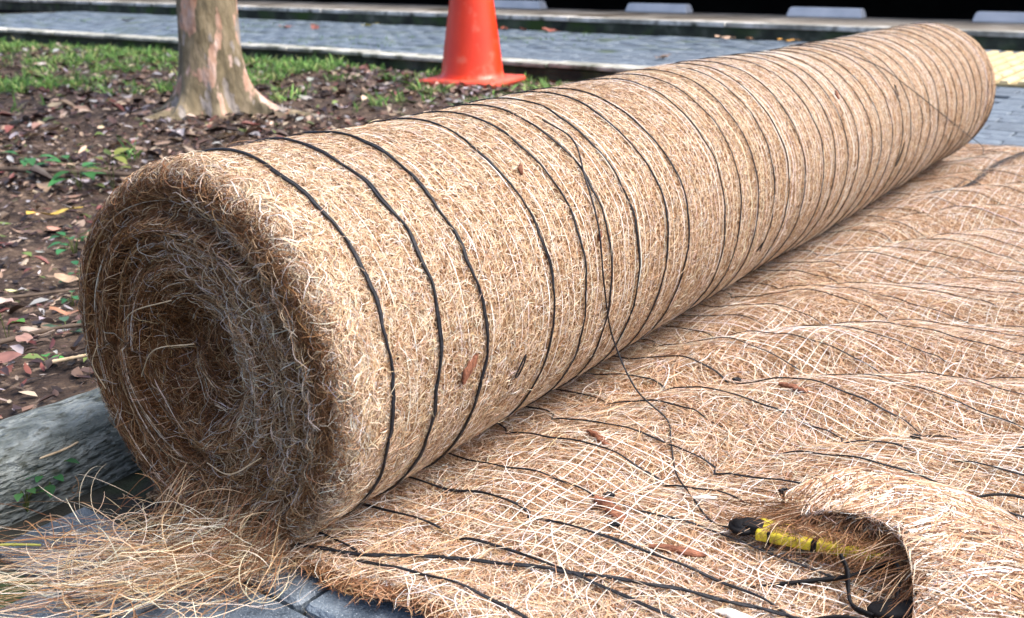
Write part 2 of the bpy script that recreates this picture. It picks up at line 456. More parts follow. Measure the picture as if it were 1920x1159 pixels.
# raised ledge behind the path
ledge = tag(empty('ledge', (0, 6.6, 0)), 'mossy raised concrete ledge behind the path', 'ledge', kind='structure')
o = bm_obj('ledge_face', box_bm(16, 0.10, 0.10, 0.0, -0.02), M['moss_face'], ledge); o.location = (-4.5, 0.065, 0)
x = 3.3
while x > -12:
    ln = random.uniform(0.9, 1.5)
    o = bm_obj('coping', box_bm(ln - 0.01, 0.17, 0.034, 0.006, 0.0804), M['ledge_edge'], ledge)
    o.location = (x - ln / 2, 0.085 + random.uniform(-0.006, 0.006), random.uniform(-0.002, 0.002)); x -= ln
o = bm_obj('ledge_top', box_bm(16, 1.36, 0.10, 0.0, 0.006), M['ledge_top'], ledge); o.location = (-4.5, 0.852, 0)

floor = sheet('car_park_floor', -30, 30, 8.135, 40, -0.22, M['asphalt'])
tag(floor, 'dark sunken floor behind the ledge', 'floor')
for i, (xx, yy, rz) in enumerate([(-3.70, 7.80, 0.0), (-2.17, 7.78, 0.02), (-0.72, 7.72, 0.0), (-5.25, 7.80, 0.01)]):
    ln = 0.62
    bm = box_bm(ln, 0.15, 0.075, 0.0, 0.0)
    for v in bm.verts:
        if v.co.z > 0.05: v.co.x *= 0.93; v.co.y *= 0.72
    bmesh.ops.bevel(bm, geom=bm.edges[:], offset=0.008, segments=2, affect='EDGES')
    o = bm_obj('wheel_stop', bm, M['stop'])
    o.location = (xx, yy + 0.15, 0.107); o.rotation_euler = (0, 0, rz)
    tag(o, ['pale concrete wheel stop on the ledge above the middle of the roll', 'pale concrete wheel stop on the ledge left of the far roll end',
            'pale concrete wheel stop at the right edge above the far roll end', 'pale concrete wheel stop on the ledge just right of the cone'][i], 'wheel stop', 'wheel stops on the ledge')
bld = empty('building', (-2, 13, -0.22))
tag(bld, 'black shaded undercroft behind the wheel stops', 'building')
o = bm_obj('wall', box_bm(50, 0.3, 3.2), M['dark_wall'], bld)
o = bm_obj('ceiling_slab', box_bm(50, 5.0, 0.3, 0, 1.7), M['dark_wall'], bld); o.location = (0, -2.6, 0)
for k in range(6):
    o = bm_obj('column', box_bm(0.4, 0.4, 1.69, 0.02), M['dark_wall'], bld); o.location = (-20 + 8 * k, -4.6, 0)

# yellow ribbed tactile tiles across the path beyond the roll
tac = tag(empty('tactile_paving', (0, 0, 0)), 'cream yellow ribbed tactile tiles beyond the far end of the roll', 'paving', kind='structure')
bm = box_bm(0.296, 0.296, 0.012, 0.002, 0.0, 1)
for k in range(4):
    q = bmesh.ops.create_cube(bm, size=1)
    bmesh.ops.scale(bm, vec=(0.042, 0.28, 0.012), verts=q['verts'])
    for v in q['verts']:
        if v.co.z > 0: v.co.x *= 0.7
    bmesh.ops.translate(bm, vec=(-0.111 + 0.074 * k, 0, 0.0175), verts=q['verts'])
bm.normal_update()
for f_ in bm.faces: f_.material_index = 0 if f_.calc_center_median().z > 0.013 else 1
me = bpy.data.meshes.new('tactile_tile'); bm.to_mesh(me); bm.free(); me.materials.append(M['tactile']); me.materials.append(M['tactile_shade'])
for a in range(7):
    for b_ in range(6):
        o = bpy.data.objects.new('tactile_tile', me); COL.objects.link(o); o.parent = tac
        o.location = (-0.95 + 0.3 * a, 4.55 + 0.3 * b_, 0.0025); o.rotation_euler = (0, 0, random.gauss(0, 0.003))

# ------------------------------------------------------------------ the roll of coir
RR = 0.02
LEN = 2.36
rw = Wave(21, 14); rw2 = Wave(22, 5)
def roll_R(th, y):
    b = 0.172 + 0.006 * np.exp(-((y - 1.0) / 0.75) ** 2) + 0.006 * sstep(y, 1.2, 2.3)
    return b + 0.0022 * rw(np.cos(th) * 0.3, y + np.sin(th) * 0.25) + 0.002 * rw2(np.sin(th), y)
def roll_zc(y):
    return 0.172 + 0.006 * np.exp(-((y - 1.0) / 0.75) ** 2) + 0.006 * sstep(y, 1.2, 2.3) + 0.004
def surf_side(a, b, h):
    """a: arc (theta * 0.177), b: along the roll, negative b goes round the front rim"""
    th = a / 0.177
    y = np.maximum(b, 0) + RR
    R = roll_R(th, y)
    ang = np.clip(-b / RR, 0, math.pi / 2)
    r = R - RR + (RR + h) * np.cos(ang)
    yy = np.where(b >= 0, y, RR - (RR + h) * np.sin(ang))
    return np.stack([r * np.cos(th), yy, roll_zc(y) + r * np.sin(th)], -1)
nw_face = Wave(34, 1.5); fw = Wave(31, 40); fw2 = Wave(32, 14); fw3 = Wave(33, 120)
PITCH = 0.0125
def face_depth(x, z):
    r = np.hypot(x, z); th = np.arctan2(z, x)
    R = roll_R(th, np.zeros_like(r))
    q = np.clip(r - (R - RR), 0, RR)
    d = RR - np.sqrt(np.maximum(RR * RR - q * q, 0))
    r2 = np.hypot(x + 0.006, z + 0.008); r3 = np.hypot(x + 0.014, z + 0.004)
    th2 = np.arctan2(z + 0.008, x + 0.006)
    ph = r2 / PITCH + th2 / (2 * np.pi)
    ph = ph + 0.35 * fw2(x, z) + 0.10 * fw(x, z)
    lay_i = np.floor(ph); fr = ph - lay_i
    inner = 1 - sstep(r, R - RR - 0.012, R - RR)
    step = 0.0035 * np.sin(lay_i * 2.4) + 0.003 * np.sin(lay_i * 5.1 + th2 * 2)
    edge = 0.009 * (2 * np.abs(fr - 0.5)) ** 4 * (0.55 + 0.45 * fw2(x + 1, z - 2))
    d = d + inner * (0.004 + step + edge + 0.003 * fw2(x, z) + 0.0015 * fw(x, z))
    d = d + 0.010 * (1 - sstep(r2, 0.03, 0.125)) + 0.030 * (1 - sstep(r3, 0.034, 0.074))
    return d
def surf_face(x, z, h):
    d = face_depth(x, z)
    r = np.hypot(x, z) + 1e-9
    R = roll_R(np.arctan2(z, x), np.zeros_like(r))
    s = np.minimum(1, (R + 0.004) / r)
    return np.stack([x * s, d - h, z * s + roll_zc(0)], -1)

roll = tag(empty('coir_roll', (0, 0, 0)), 'big roll of tan coir matting bound with black cords', 'coir roll')
NT = 160
bl = np.concatenate([np.linspace(-RR * math.pi / 2, 0, 8), np.linspace(0.01, LEN - RR, 150)])
th = np.linspace(0, 2 * np.pi, NT, endpoint=False)
Bg, Ag = np.meshgrid(bl, th * 0.177, indexing='ij')
V = surf_side(Ag, Bg, -0.001 * np.ones_like(Ag))
me = np_mesh('rolled_sheet', V, grid_faces(len(bl), NT, True)[:, ::-1])
link('rolled_sheet', me, M['coir_pale'], roll, True)
# near end: spiral of layer edges, hollow towards the middle
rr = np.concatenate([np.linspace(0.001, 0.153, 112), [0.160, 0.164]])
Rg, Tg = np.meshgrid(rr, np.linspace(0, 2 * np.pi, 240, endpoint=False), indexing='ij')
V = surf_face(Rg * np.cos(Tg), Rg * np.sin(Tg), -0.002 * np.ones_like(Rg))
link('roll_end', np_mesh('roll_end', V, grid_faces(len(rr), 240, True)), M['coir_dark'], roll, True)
rr = np.linspace(0.001, 0.178, 30)
Rg, Tg = np.meshgrid(rr, np.linspace(0, 2 * np.pi, 90, endpoint=False), indexing='ij')
V = np.stack([Rg * np.cos(Tg), LEN - 0.003 - 0.02 * (1 - sstep(Rg, 0, 0.12)) + 0.004 * np.sin(Rg / 0.0125 * 6.28 + Tg), roll_zc(2.3) + Rg * np.sin(Tg)], -1)
link('far_roll_end', np_mesh('far_roll_end', V, grid_faces(30, 90, True)[:, ::-1]), M['coir_dark'], roll, True)

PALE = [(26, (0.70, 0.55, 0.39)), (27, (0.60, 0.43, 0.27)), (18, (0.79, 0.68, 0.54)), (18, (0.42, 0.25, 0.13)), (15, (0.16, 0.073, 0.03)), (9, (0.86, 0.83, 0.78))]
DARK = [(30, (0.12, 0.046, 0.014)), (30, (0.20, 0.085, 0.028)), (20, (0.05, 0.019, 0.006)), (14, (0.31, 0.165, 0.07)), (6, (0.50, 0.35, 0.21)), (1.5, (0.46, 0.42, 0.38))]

def side_fibres(n, ymax, lo, hi, wlo, whi, dens, up=0.0015, k=5):
    a = rng.uniform(rad(-85), rad(165), n) * 0.177
    b = ymax * rng.uniform(0, 1, n) ** dens - 0.02
    phi = rng.normal(0, 1.0, n) + np.where(rng.uniform(size=n) < 0.3, math.pi / 2, 0)
    P, N = lay(surf_side, a, b, phi, rng.uniform(lo, hi, n), rng.normal(0, 1.1, n), rng.uniform(-0.001, up, n), rng.uniform(0, up, n), k)
    return P, N, rng.uniform(wlo, whi, n)
P, N, w = side_fibres(240000, 2.36, 0.006, 0.019, 0.0003, 0.00058, 1.6, 0.0010, 3)
ribbons('side_fibre', P, N, w, palette(len(w), PALE), M['fibre'], roll)['kind'] = 'stuff'
P, N, w = side_fibres(2200, 2.36, 0.012, 0.035, 0.0003, 0.0005, 1.7, 0.003, 6)
ribbons('side_fuzz', P, N, w, palette(len(w), PALE), M['fibre'], roll)['kind'] = 'stuff'
# rim fibres
n = 14000
a = rng.uniform(-math.pi, math.pi, n) * 0.177
b = rng.uniform(-0.031, 0.02, n)
P, N = lay(surf_side, a, b, rng.normal(0, 0.9, n), rng.uniform(0.012, 0.034, n), rng.normal(0, 1.6, n), rng.uniform(-0.001, 0.002, n), rng.uniform(0, 0.003, n), 6)
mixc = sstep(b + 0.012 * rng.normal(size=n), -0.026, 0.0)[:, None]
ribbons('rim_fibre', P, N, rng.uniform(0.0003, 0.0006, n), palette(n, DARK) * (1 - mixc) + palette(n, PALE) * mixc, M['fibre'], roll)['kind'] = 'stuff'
# end face fibres: along the layers
def face_fibres(n, spread, lo, hi, hlo, hhi, arch, wlo, whi, k=6, rmax=0.165, region=None):
    r = rmax * np.sqrt(rng.uniform(0, 1, n)); t = rng.uniform(0, 2 * np.pi, n)
    if region is not None: t = rng.normal(region, 0.9, n)
    x, z = r * np.cos(t), r * np.sin(t)
    phi = t + math.pi / 2 + rng.normal(0, spread, n)
    ln = rng.uniform(lo, hi, n)
    curv = np.clip(ln / np.maximum(r, 0.02), 0, 2) + rng.normal(0, 0.7, n)
    return (*lay(surf_face, x, z, phi, ln, curv, rng.uniform(hlo, hhi, n), rng.uniform(0, arch, n), k), rng.uniform(wlo, whi, n))
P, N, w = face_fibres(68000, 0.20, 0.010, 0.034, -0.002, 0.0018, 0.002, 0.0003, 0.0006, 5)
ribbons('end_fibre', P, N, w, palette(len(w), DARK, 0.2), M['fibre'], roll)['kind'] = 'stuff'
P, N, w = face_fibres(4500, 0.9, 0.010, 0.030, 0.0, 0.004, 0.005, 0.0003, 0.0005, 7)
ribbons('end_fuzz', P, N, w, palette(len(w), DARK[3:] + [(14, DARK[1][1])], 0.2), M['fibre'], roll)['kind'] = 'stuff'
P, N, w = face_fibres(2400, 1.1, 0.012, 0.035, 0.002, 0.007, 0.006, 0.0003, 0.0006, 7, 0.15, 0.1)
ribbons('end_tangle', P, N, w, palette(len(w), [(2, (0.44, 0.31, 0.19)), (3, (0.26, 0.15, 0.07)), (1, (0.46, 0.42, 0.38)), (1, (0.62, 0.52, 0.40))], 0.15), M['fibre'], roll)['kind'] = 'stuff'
# frayed net edges that trace the spiral of the layers
nA, kA = 650, 14
ti = rng.uniform(0, 2 * np.pi, (nA, 1)) + np.linspace(0, 1, kA)[None] * rng.uniform(0.25, 0.9, (nA, 1))
li = rng.integers(3, 13, (nA, 1))
rA = PITCH * (li + 0.5 + rng.normal(0, 0.10, (nA, 1)) - ti / (2 * np.pi)) + 0.0012 * nw_face(ti * 4, li); rA = np.clip(rA, 0.004, 0.15)
xA, zA = rA * np.cos(ti) - 0.006, rA * np.sin(ti) - 0.008
P = surf_face(xA, zA, rng.uniform(0.0005, 0.0035, (nA, 1)) + 0 * xA)
N = np.broadcast_to(np.array([0, -1.0, 0.2]), P.shape)
ribbons('layer_edge', P, N, rng.uniform(0.0005, 0.0011, nA), palette(nA, [(3, (0.60, 0.53, 0.46)), (3, (0.40, 0.24, 0.11)), (3, (0.68, 0.55, 0.40)), (2, (0.24, 0.12, 0.05))], 0.15), M['fibre'], roll)['kind'] = 'stuff'
# a few long stray fibres across the hollow
strays = [[(0.02, -0.012, 0.205), (-0.03, -0.016, 0.19), (-0.075, 0.0, 0.155), (-0.085, 0.004, 0.145)],
          [(0.0, -0.015, 0.24), (-0.05, -0.016, 0.222), (-0.09, -0.004, 0.2)],
          [(0.09, -0.01, 0.12), (0.06, -0.02, 0.10), (0.02, -0.012, 0.095)],
          [(-0.13, -0.008, 0.17), (-0.136, -0.012, 0.15), (-0.13, -0.006, 0.125)]]
for s in strays:
    tubes('stray_fibre', [smooth_line(s, 24)], 0.0005, M['straw'], roll, 4)

# white net strands round the roll
def net_ribbons(name, P, N, width, parent):
    n = len(P)
    c = palette(n, [(1, (0.80, 0.78, 0.74)), (1, (0.70, 0.66, 0.60))], 0.06)
    o = ribbons(name, P, N, width, c, M['net'], parent, 0.25, 1.0)
    o['kind'] = 'stuff'
    return o
nw = Wave(41, 60); nw2 = Wave(42, 16)
yl = np.arange(0.06, 2.3, 0.0115)
k = 90
A = np.broadcast_to(np.linspace(rad(-80), rad(160), k) * 0.177, (len(yl), k))
B = yl[:, None] + 0.0016 * nw2(A, yl[:, None]) + 0.0008 * nw(A, yl[:, None])
Hh = 0.0008 + 0.0013 * nw(A * 1.3 + 5, B * 3) - 0.0010 * (1 - sstep(B, 0.1, 0.5)) + 0.0006 * sstep(B, 0.5, 1.0)
P = surf_side(A, B, Hh); N = surf_side(A, B, Hh + 0.001) - P; N /= np.linalg.norm(N, axis=2, keepdims=True)
net_ribbons('white_net', P, N, rng.uniform(0.0006, 0.0011, len(yl)), roll)

# black binding cords, each one a part
def twisted(path_fn, k, r, amp, twist):
    t = np.linspace(0, 1, k)
    out = []
    for s in (0, math.pi):
        out.append(path_fn(t, amp * np.cos(t * twist + s), 0.3 * amp * np.sin(t * twist + s)))
    return out
ycords = [0.045, 0.098, 0.163, 0.273, 0.334, 0.387, 0.447, 0.505, 0.560, 0.677, 0.723, 0.787, 0.839, 0.897, 0.964, 1.046, 1.10, 1.165, 1.22, 1.29, 1.345, 1.42, 1.49, 1.55, 1.63, 1.70, 1.765, 1.84, 1.91, 1.98, 2.05, 2.12, 2.19, 2.25, 2.30]
cwv = Wave(51, 18); cwv2 = Wave(52, 70)
for i, yc in enumerate(ycords):
    r = 0.0012 if i < 3 else (0.0009 if i < 9 else 0.0007)
    t0 = rad(-80); t1 = rad(172)
    if i in (12, 17, 22, 26): t0, t1 = rad(random.uniform(-60, -10)), rad(random.uniform(70, 150))
    def pf(t, dy, dh, yc=yc, r=r, t0=t0, t1=t1):
        a = (t0 + (t1 - t0) * t) * 0.177
        b = yc + 0.007 * cwv(a, yc * 40 + 0 * a) + 0.0018 * cwv2(a, yc * 9 + 0 * a) + 0.0006 * cwv2(a * 3.3, yc * 5 + 0 * a) + dy * (0.8 + 0.9 * sstep(cwv(a * 2, yc * 17 + 0 * a), 0.1, 0.9))
        return surf_side(a, b, r * 0.9 + 0.0010 + dh + 0.0003 * (yc > 0.6) - 0.0020 * sstep(cwv(a * 1.5 + 7, yc * 31 + 0 * a), 0.75, 1.0) * (yc > 0.6))
    tubes('black_cord', twisted(pf, 150, r, r * 0.75, random.uniform(14, 40)), r, M['cord'], roll, 6)
# short loose loops of cord on the side
for (y, thd, ln, wd) in [(0.225, -14, 0.028, 0.006), (1.50, 32, 0.022, 0.010), (1.50, -8, 0.05, 0.006), (0.83, -20, 0.018, 0.003)]:
    q = np.linspace(0, 2 * np.pi, 40)
    a = (rad(thd)) * 0.177 + ln * 0.5 * np.cos(q)
    b = y + wd * 0.5 * np.sin(q) * (1 - 0.5 * np.cos(q))
    tubes('cord_loop', [surf_side(a, b, 0.003 + 0.002 * np.cos(q))], 0.0009, M['cord'], roll, 5)
# husk chips caught in the side
def chip(name, ln, wd, th_, mat, parent=None):
    n = 12
    t = np.linspace(0, 1, n); q = np.linspace(0, 2 * np.pi, 7, endpoint=False)
    w_ = wd * np.sin(np.pi * np.clip(t * 0.94 + 0.03, 0, 1)) ** 0.6 * (1 + 0.2 * rng.normal(size=n))
    V = np.stack([np.broadcast_to(((t - 0.5) * ln)[:, None], (n, 7)), w_[:, None] * np.cos(q) * 0.5 + 0.15 * wd * np.sin(t * 5)[:, None],
                  th_ * 0.5 * np.sin(q)[None] * (0.6 + 0.4 * np.sin(np.pi * t))[:, None] + 0.1 * th_ * rng.normal(size=(n, 7))], -1)
    me = bpy.data.meshes.new(name)
    me.from_pydata(V.reshape(-1, 3).tolist(), [], grid_faces(n, 7, True).tolist() + [list(range(7))[::-1], list(range((n - 1) * 7, n * 7))])
    return link(name, me, mat, parent, True)
def place(o, p, d, nrm):
    d = Vector(d).normalized(); nrm = Vector(nrm).normalized()
    s = nrm.cross(d).normalized(); nrm = d.cross(s)
    o.matrix_world = Matrix.Translation(p) @ Matrix((d, s, nrm)).transposed().to_4x4()
for (y, thd, ln, wd) in [(0.14, -5, 0.030, 0.011), (0.37, 18, 0.012, 0.005), (0.30, 48, 0.014, 0.006), (1.2, 40, 0.02, 0.006)]:
    o = chip('husk_chip', ln, wd, 0.005, M['husk'], roll)
    p = surf_side(np.array(rad(thd) * 0.177), np.array(y), np.array(0.002))
    place(o, p, (-math.sin(rad(thd)) * 0.8, 0.5, math.cos(rad(thd)) * 0.8), (math.cos(rad(thd)), 0, math.sin(rad(thd))))

# ------------------------------------------------------------------ the spread mat
mw1, mw2, mw3, mw4 = Wave(61, 5), Wave(62, 9), Wave(63, 26), Wave(64, 75)
def mat_phase(x, y):
    w = x - 0.8 * (y - 0.465) + 0.06 * mw1(x, y) + 0.022 * mw2(x, y)
    return math.pi * (w - 0.222) / 0.232
def mat_z(x, y):
    hump = np.sqrt(np.sin(mat_phase(x, y)) ** 2 + 0.012) ** 0.85
    amp = 0.022 * sstep(x, 0.06, 0.22) * np.maximum(0.15, 0.75 + 0.75 * mw1(x * 1.3 + 3, y * 1.3 - 2)) * (0.35 + 0.65 * sstep(y, 0.05, 0.30)) * (0.5 + 0.5 * sstep(-y, -2.68, -2.4))
    amp = amp * (1 - 0.95 * np.exp(-(((x - 0.47) / 0.095) ** 2 + ((y - 0.265) / 0.065) ** 2)))
    return 0.009 + np.maximum(amp, 0.004 * sstep(x, 0.1, 0.2)) * hump + 0.0034 * mw3(x, y) * sstep(x, 0.05, 0.16) + 0.0008 * mw4(x, y)
edge_w, edge_w2 = Wave(65, 18), Wave(66, 60)
def mat_near_edge(x): return 0.022 + 0.010 * edge_w(x, 0 * x) + 0.004 * edge_w2(x, 0 * x) - 0.01 * sstep(x, 0.1, 0.3)
def surf_mat(a, b, h): return np.stack([a, b, mat_z(a, b) + h], -1)
mat = tag(empty('coir_mat', (0.4, 0.6, 0)), 'rumpled coir mat spread flat on the paving right of the roll', 'coir mat')
mat_inv = Matrix.Translation((-0.4, -0.6, 0))
def under(o, parent):
    o.parent = parent; o.matrix_parent_inverse = Matrix.Translation(-Vector(parent.location)); return o
nx, ny = 200, 420
xs = np.linspace(-0.12, 1.5, nx)
tt = np.linspace(0, 1, ny) ** 1.25
X = np.broadcast_to(xs[:, None], (nx, ny))
Y = mat_near_edge(X) + tt[None] * (2.68 - mat_near_edge(X) + 0.012 * edge_w(X + 9, 0 * X))
top = np.stack([X, Y, mat_z(X, Y) - 0.001], -1)
bot = top.copy(); bot[..., 2] = np.maximum(top[..., 2] - 0.007, 0.0025)
F = grid_faces(nx, ny)
o_ = nx * ny
idx = np.arange(nx * ny).reshape(nx, ny)
loop = np.concatenate([idx[:, 0], idx[-1, 1:], idx[-2::-1, -1], idx[0, -2:0:-1]])
side = np.stack([loop, np.roll(loop, -1), np.roll(loop, -1) + o_, loop + o_], -1)
me = np_mesh('mat_sheet', np.concatenate([top.reshape(-1, 3), bot.reshape(-1, 3)]), np.concatenate([F, F[:, ::-1] + o_, side[:, ::-1]]))
under(link('mat_sheet', me, M['coir_pale'], None, True), mat)

def mat_fibres(n, dens, lo, hi, wlo, whi, hlo, hhi, arch, k=5, sp=1.3, xr=(0.02, 1.0)):
    b = 0.030 + 2.64 * rng.uniform(0, 1, n) ** dens
    a = rng.uniform(*xr, n)
    keep = a < 0.75 + 0.0 * b
    a = np.where(keep, a, rng.uniform(0.02, 0.7, n))
    phi = rng.normal(0.5, sp, n)
    P, N = lay(surf_mat, a, b, phi, rng.uniform(lo, hi, n), rng.normal(0, 1.2, n), rng.uniform(hlo, hhi, n), rng.uniform(0, arch, n), k)
    return P, N, rng.uniform(wlo, whi, n), a, b
MATC = [(22, (0.66, 0.49, 0.34)), (24, (0.52, 0.325, 0.19)), (16, (0.78, 0.66, 0.53)), (21, (0.37, 0.19, 0.095)), (19, (0.15, 0.065, 0.03)), (10, (0.86, 0.83, 0.79))]
P, N, w, a, b = mat_fibres(160000, 1.7, 0.010, 0.032, 0.0003, 0.00062, -0.001, 0.002, 0.002, 4)
ribbons('mat_fibre', P, N, w, palette(len(w), MATC), M['fibre'], None)['kind'] = 'stuff'
under(COL.objects['mat_fibre'], mat)
P, N, w, a, b = mat_fibres(7000, 1.9, 0.03, 0.09, 0.0004, 0.0007, 0.0005, 0.004, 0.005, 8)
under(ribbons('mat_fuzz', P, N, w, palette(len(w), MATC[:3] + MATC[5:]), M['fibre'], None), mat)['kind'] = 'stuff'
# fringe along the near edge
n = 3500
a = rng.uniform(0.0, 0.7, n); b = mat_near_edge(a) + rng.normal(0.004, 0.006, n)
P, N = lay(surf_mat, a, b, rng.normal(0, 0.7, n), rng.uniform(0.012, 0.032, n), rng.normal(0, 1.8, n), rng.uniform(-0.006, 0.001, n), rng.uniform(0, 0.003, n), 6)
P[..., 2] = np.maximum(P[..., 2], 0.002)
under(ribbons('edge_fringe', P, N, rng.uniform(0.0005, 0.0009, n), palette(n, MATC[1:2] + MATC[3:5] + MATC[3:5]), M['fibre'], None), mat)['kind'] = 'stuff'

# white net in the mat
def mat_net():
    yl = np.arange(0.04, 2.62, 0.0140); k = 150
    A = np.broadcast_to(np.linspace(0.06, 0.85, k), (len(yl), k))
    B = yl[:, None] + rng.normal(0, 0.0015, (len(yl), 1)) + 0.006 * nw2(A, yl[:, None]) + 0.0016 * nw(A, yl[:, None])
    Hh = 0.0024 + 0.0040 * nw2(A * 0.9, B * 0.9 + 4) + 0.0012 * nw(A, B) + rng.normal(0, 0.0012, (len(yl), 1))
    P1 = surf_mat(A, B, Hh); N1 = np.broadcast_to(np.array([0, 0, 1.0]), P1.shape)
    net_under = net_ribbons('white_net', P1, N1, rng.uniform(0.0007, 0.0012, len(yl)), None); under(net_under, mat)
    xl = np.arange(0.07, 0.84, 0.0160); k = 420
    B = np.broadcast_to(np.linspace(0, 1, k) ** 1.4 * 2.57 + 0.05, (len(xl), k))
    A = xl[:, None] + rng.normal(0, 0.002, (len(xl), 1)) + 0.006 * nw2(B, xl[:, None]) + 0.0014 * nw(B, xl[:, None])
    Hh = 0.0016 + 0.0040 * nw2(A * 0.9, B * 0.9 + 4) + 0.0012 * nw(A + 2, B) + rng.normal(0, 0.0012, (len(xl), 1))
    P1 = surf_mat(A, B, Hh); N1 = np.broadcast_to(np.array([0, 0, 1.0]), P1.shape)
    under(net_ribbons('white_net', P1, N1, rng.uniform(0.0006, 0.0011, len(xl)), None), mat)
mat_net()

# black cords in the mat
ym = [0.052, 0.115, 0.185, 0.25, 0.325, 0.385, 0.45, 0.52, 0.585, 0.66, 0.73, 0.79, 0.86, 0.93, 1.0, 1.08, 1.15, 1.23, 1.31, 1.39, 1.47, 1.56, 1.64, 1.73, 1.82, 1.91, 2.0, 2.1, 2.2, 2.3, 2.4, 2.5, 2.6]
for i, yc in enumerate(ym):
    r = 0.0010 if i < 3 else 0.0008 if i < 9 else 0.0006
    x0, x1 = 0.04, 1.3
    def pf(t, dy, dh, yc=yc, r=r):
        x = x0 + (x1 - x0) * t
        ph = mat_phase(x, yc + 0 * x) / math.pi
        saw = ph - np.floor(ph) - 0.5
        y = yc + 0.010 * saw * (1 + 0.5 * math.sin(yc * 50)) + 0.007 * cwv(x, yc * 30 + 0 * x) + 0.0012 * cwv2(x, yc * 7 + 0 * x) + dy
        dip = np.exp(-(np.minimum(ph - np.floor(ph), np.ceil(ph) - ph) / 0.05) ** 2)
        return np.stack([x, y, mat_z(x, y) + 0.0056 - 0.004 * dip - 0.007 * sstep(cwv(x * 1.7 + 2, yc * 23 + 0 * x), 0.55, 0.85) + 0.0012 * cwv2(x + 3, yc * 5 + 0 * x) + dh], -1)
    o = tubes('black_cord', twisted(pf, 260, r, r * 0.7, random.uniform(20, 60)), r, M['cord'], None, 5)
    under(o, mat)
L_ = smooth_line([(0.078, 0.030, 0), (0.14, 0.050, 0), (0.20, 0.078, 0), (0.215, 0.082, 0), (0.30, 0.118, 0), (0.40, 0.158, 0), (0.47, 0.182, 0), (0.53, 0.190, 0)], 150)
L_[:, 1] += 0.0012 * cwv2(L_[:, 0], 0 * L_[:, 0])
L_[:, 2] = mat_z(L_[:, 0], L_[:, 1]) + 0.0058
q = np.linspace(0, 60, 150)
off = np.stack([0 * q, np.cos(q), 0.4 * np.sin(q)], -1) * 0.0009
under(tubes('edge_cord', [L_ + off, L_ - off], 0.0012, M['cord'], None, 6), mat)
# knots
for (x, y) in [(0.262, 0.262), (0.30, 0.205), (0.40, 0.36), (0.247, 0.60), (0.47, 0.56)]:
    q = np.linspace(0, 4 * np.pi, 40)
    L_ = np.stack([x + 0.004 * np.cos(q) + 0.003 * q / 12, y + 0.003 * np.sin(q * 1.3), mat_z(x, y) + 0.004 + 0.0015 * np.sin(q * 2)], -1)
    under(tubes('knot', [L_], 0.0010, M['cord'], None, 5), mat)

# curled flap of the mat over the yellow tool
lip = smooth_line([(0.424, 0.302, 0.028), (0.440, 0.304, 0.040), (0.466, 0.309, 0.051), (0.500, 0.312, 0.056), (0.536, 0.300, 0.055), (0.562, 0.268, 0.046), (0.580, 0.225, 0.033), (0.592, 0.17, 0.024), (0.600, 0.10, 0.020), (0.65, 0.02, 0.012)], 80)
back = smooth_line([(0.405, 0.345, 0.02), (0.44, 0.40, 0.03), (0.50, 0.44, 0.04), (0.56, 0.45, 0.045), (0.63, 0.42, 0.048), (0.70, 0.38, 0.046), (0.76, 0.31, 0.04), (0.80, 0.24, 0.03), (0.84, 0.14, 0.02), (0.88, 0.02, 0.012)], 80)
back[:, 2] = mat_z(back[:, 0], back[:, 1]) - 0.002
fwv = Wave(71, 40); fwv2 = Wave(72, 120)
def surf_flap(a, b, h):
    """a: 0..1 along the lip, b: 0 (back) .. 1 (lip)"""
    u = np.clip(a, 0, 1) * 79; i = np.minimum(u.astype(int), 78); t = (u - i)[..., None]
    L_ = lip[i] * (1 - t) + lip[i + 1] * t
    K_ = back[i] * (1 - t) + back[i + 1] * t
    bb = b[..., None]
    P = K_ * (1 - bb) + L_ * bb
    bul = np.sin(np.pi * np.clip(b, 0, 1) ** 0.8) * 0.016
    P = P.copy()
    P[..., 2] += bul + 0.002 * fwv(P[..., 0], P[..., 1]) + 0.0006 * fwv2(P[..., 0], P[..., 1]) + h
    over = np.maximum(b - 1, 0)
    P[..., 2] -= over * over * 0.35
    return P
U, Vv = np.meshgrid(np.linspace(0, 1, 90), np.linspace(0, 1, 36), indexing='ij')
top = surf_flap(U, Vv, -0.001 + 0 * U); bot = surf_flap(U, Vv, -0.007 + 0 * U)
F = grid_faces(90, 36); o_ = 90 * 36
idx = np.arange(o_).reshape(90, 36)
loop = np.concatenate([idx[:, 0], idx[-1, 1:], idx[-2::-1, -1], idx[0, -2:0:-1]])
side = np.stack([loop, np.roll(loop, -1), np.roll(loop, -1) + o_, loop + o_], -1)
under(link('curled_flap', np_mesh('curled_flap', np.concatenate([top.reshape(-1, 3), bot.reshape(-1, 3)]), np.concatenate([F[:, ::-1], F + o_, side])), M['coir_pale'], None, True), mat)
n = 16000
a = rng.uniform(0.0, 1.0, n); b = rng.uniform(-0.1, 1.02, n)
k = 6
ln = rng.uniform(0.15, 0.5, n); ang = rng.normal(math.pi / 2, 0.5, n); cv = rng.normal(0, 0.6, n)
t = np.linspace(-0.5, 0.5, k)[None]
A = a[:, None] + np.cos(ang[:, None] + cv[:, None] * t) * ln[:, None] * t * 0.55
B = np.minimum(b[:, None] + np.sin(ang[:, None] + cv[:, None] * t) * ln[:, None] * t, 1.12)
Hh = rng.uniform(-0.001, 0.003, n)[:, None] + 0.002 * (1 - 4 * t * t)
P = surf_flap(A, B, Hh); N = np.broadcast_to(np.array([0.2, -0.4, 0.9]), P.shape)
under(ribbons('flap_fibre', P, N, rng.uniform(0.0005, 0.001, n), palette(n, MATC), M['fibre'], None), mat)['kind'] = 'stuff'
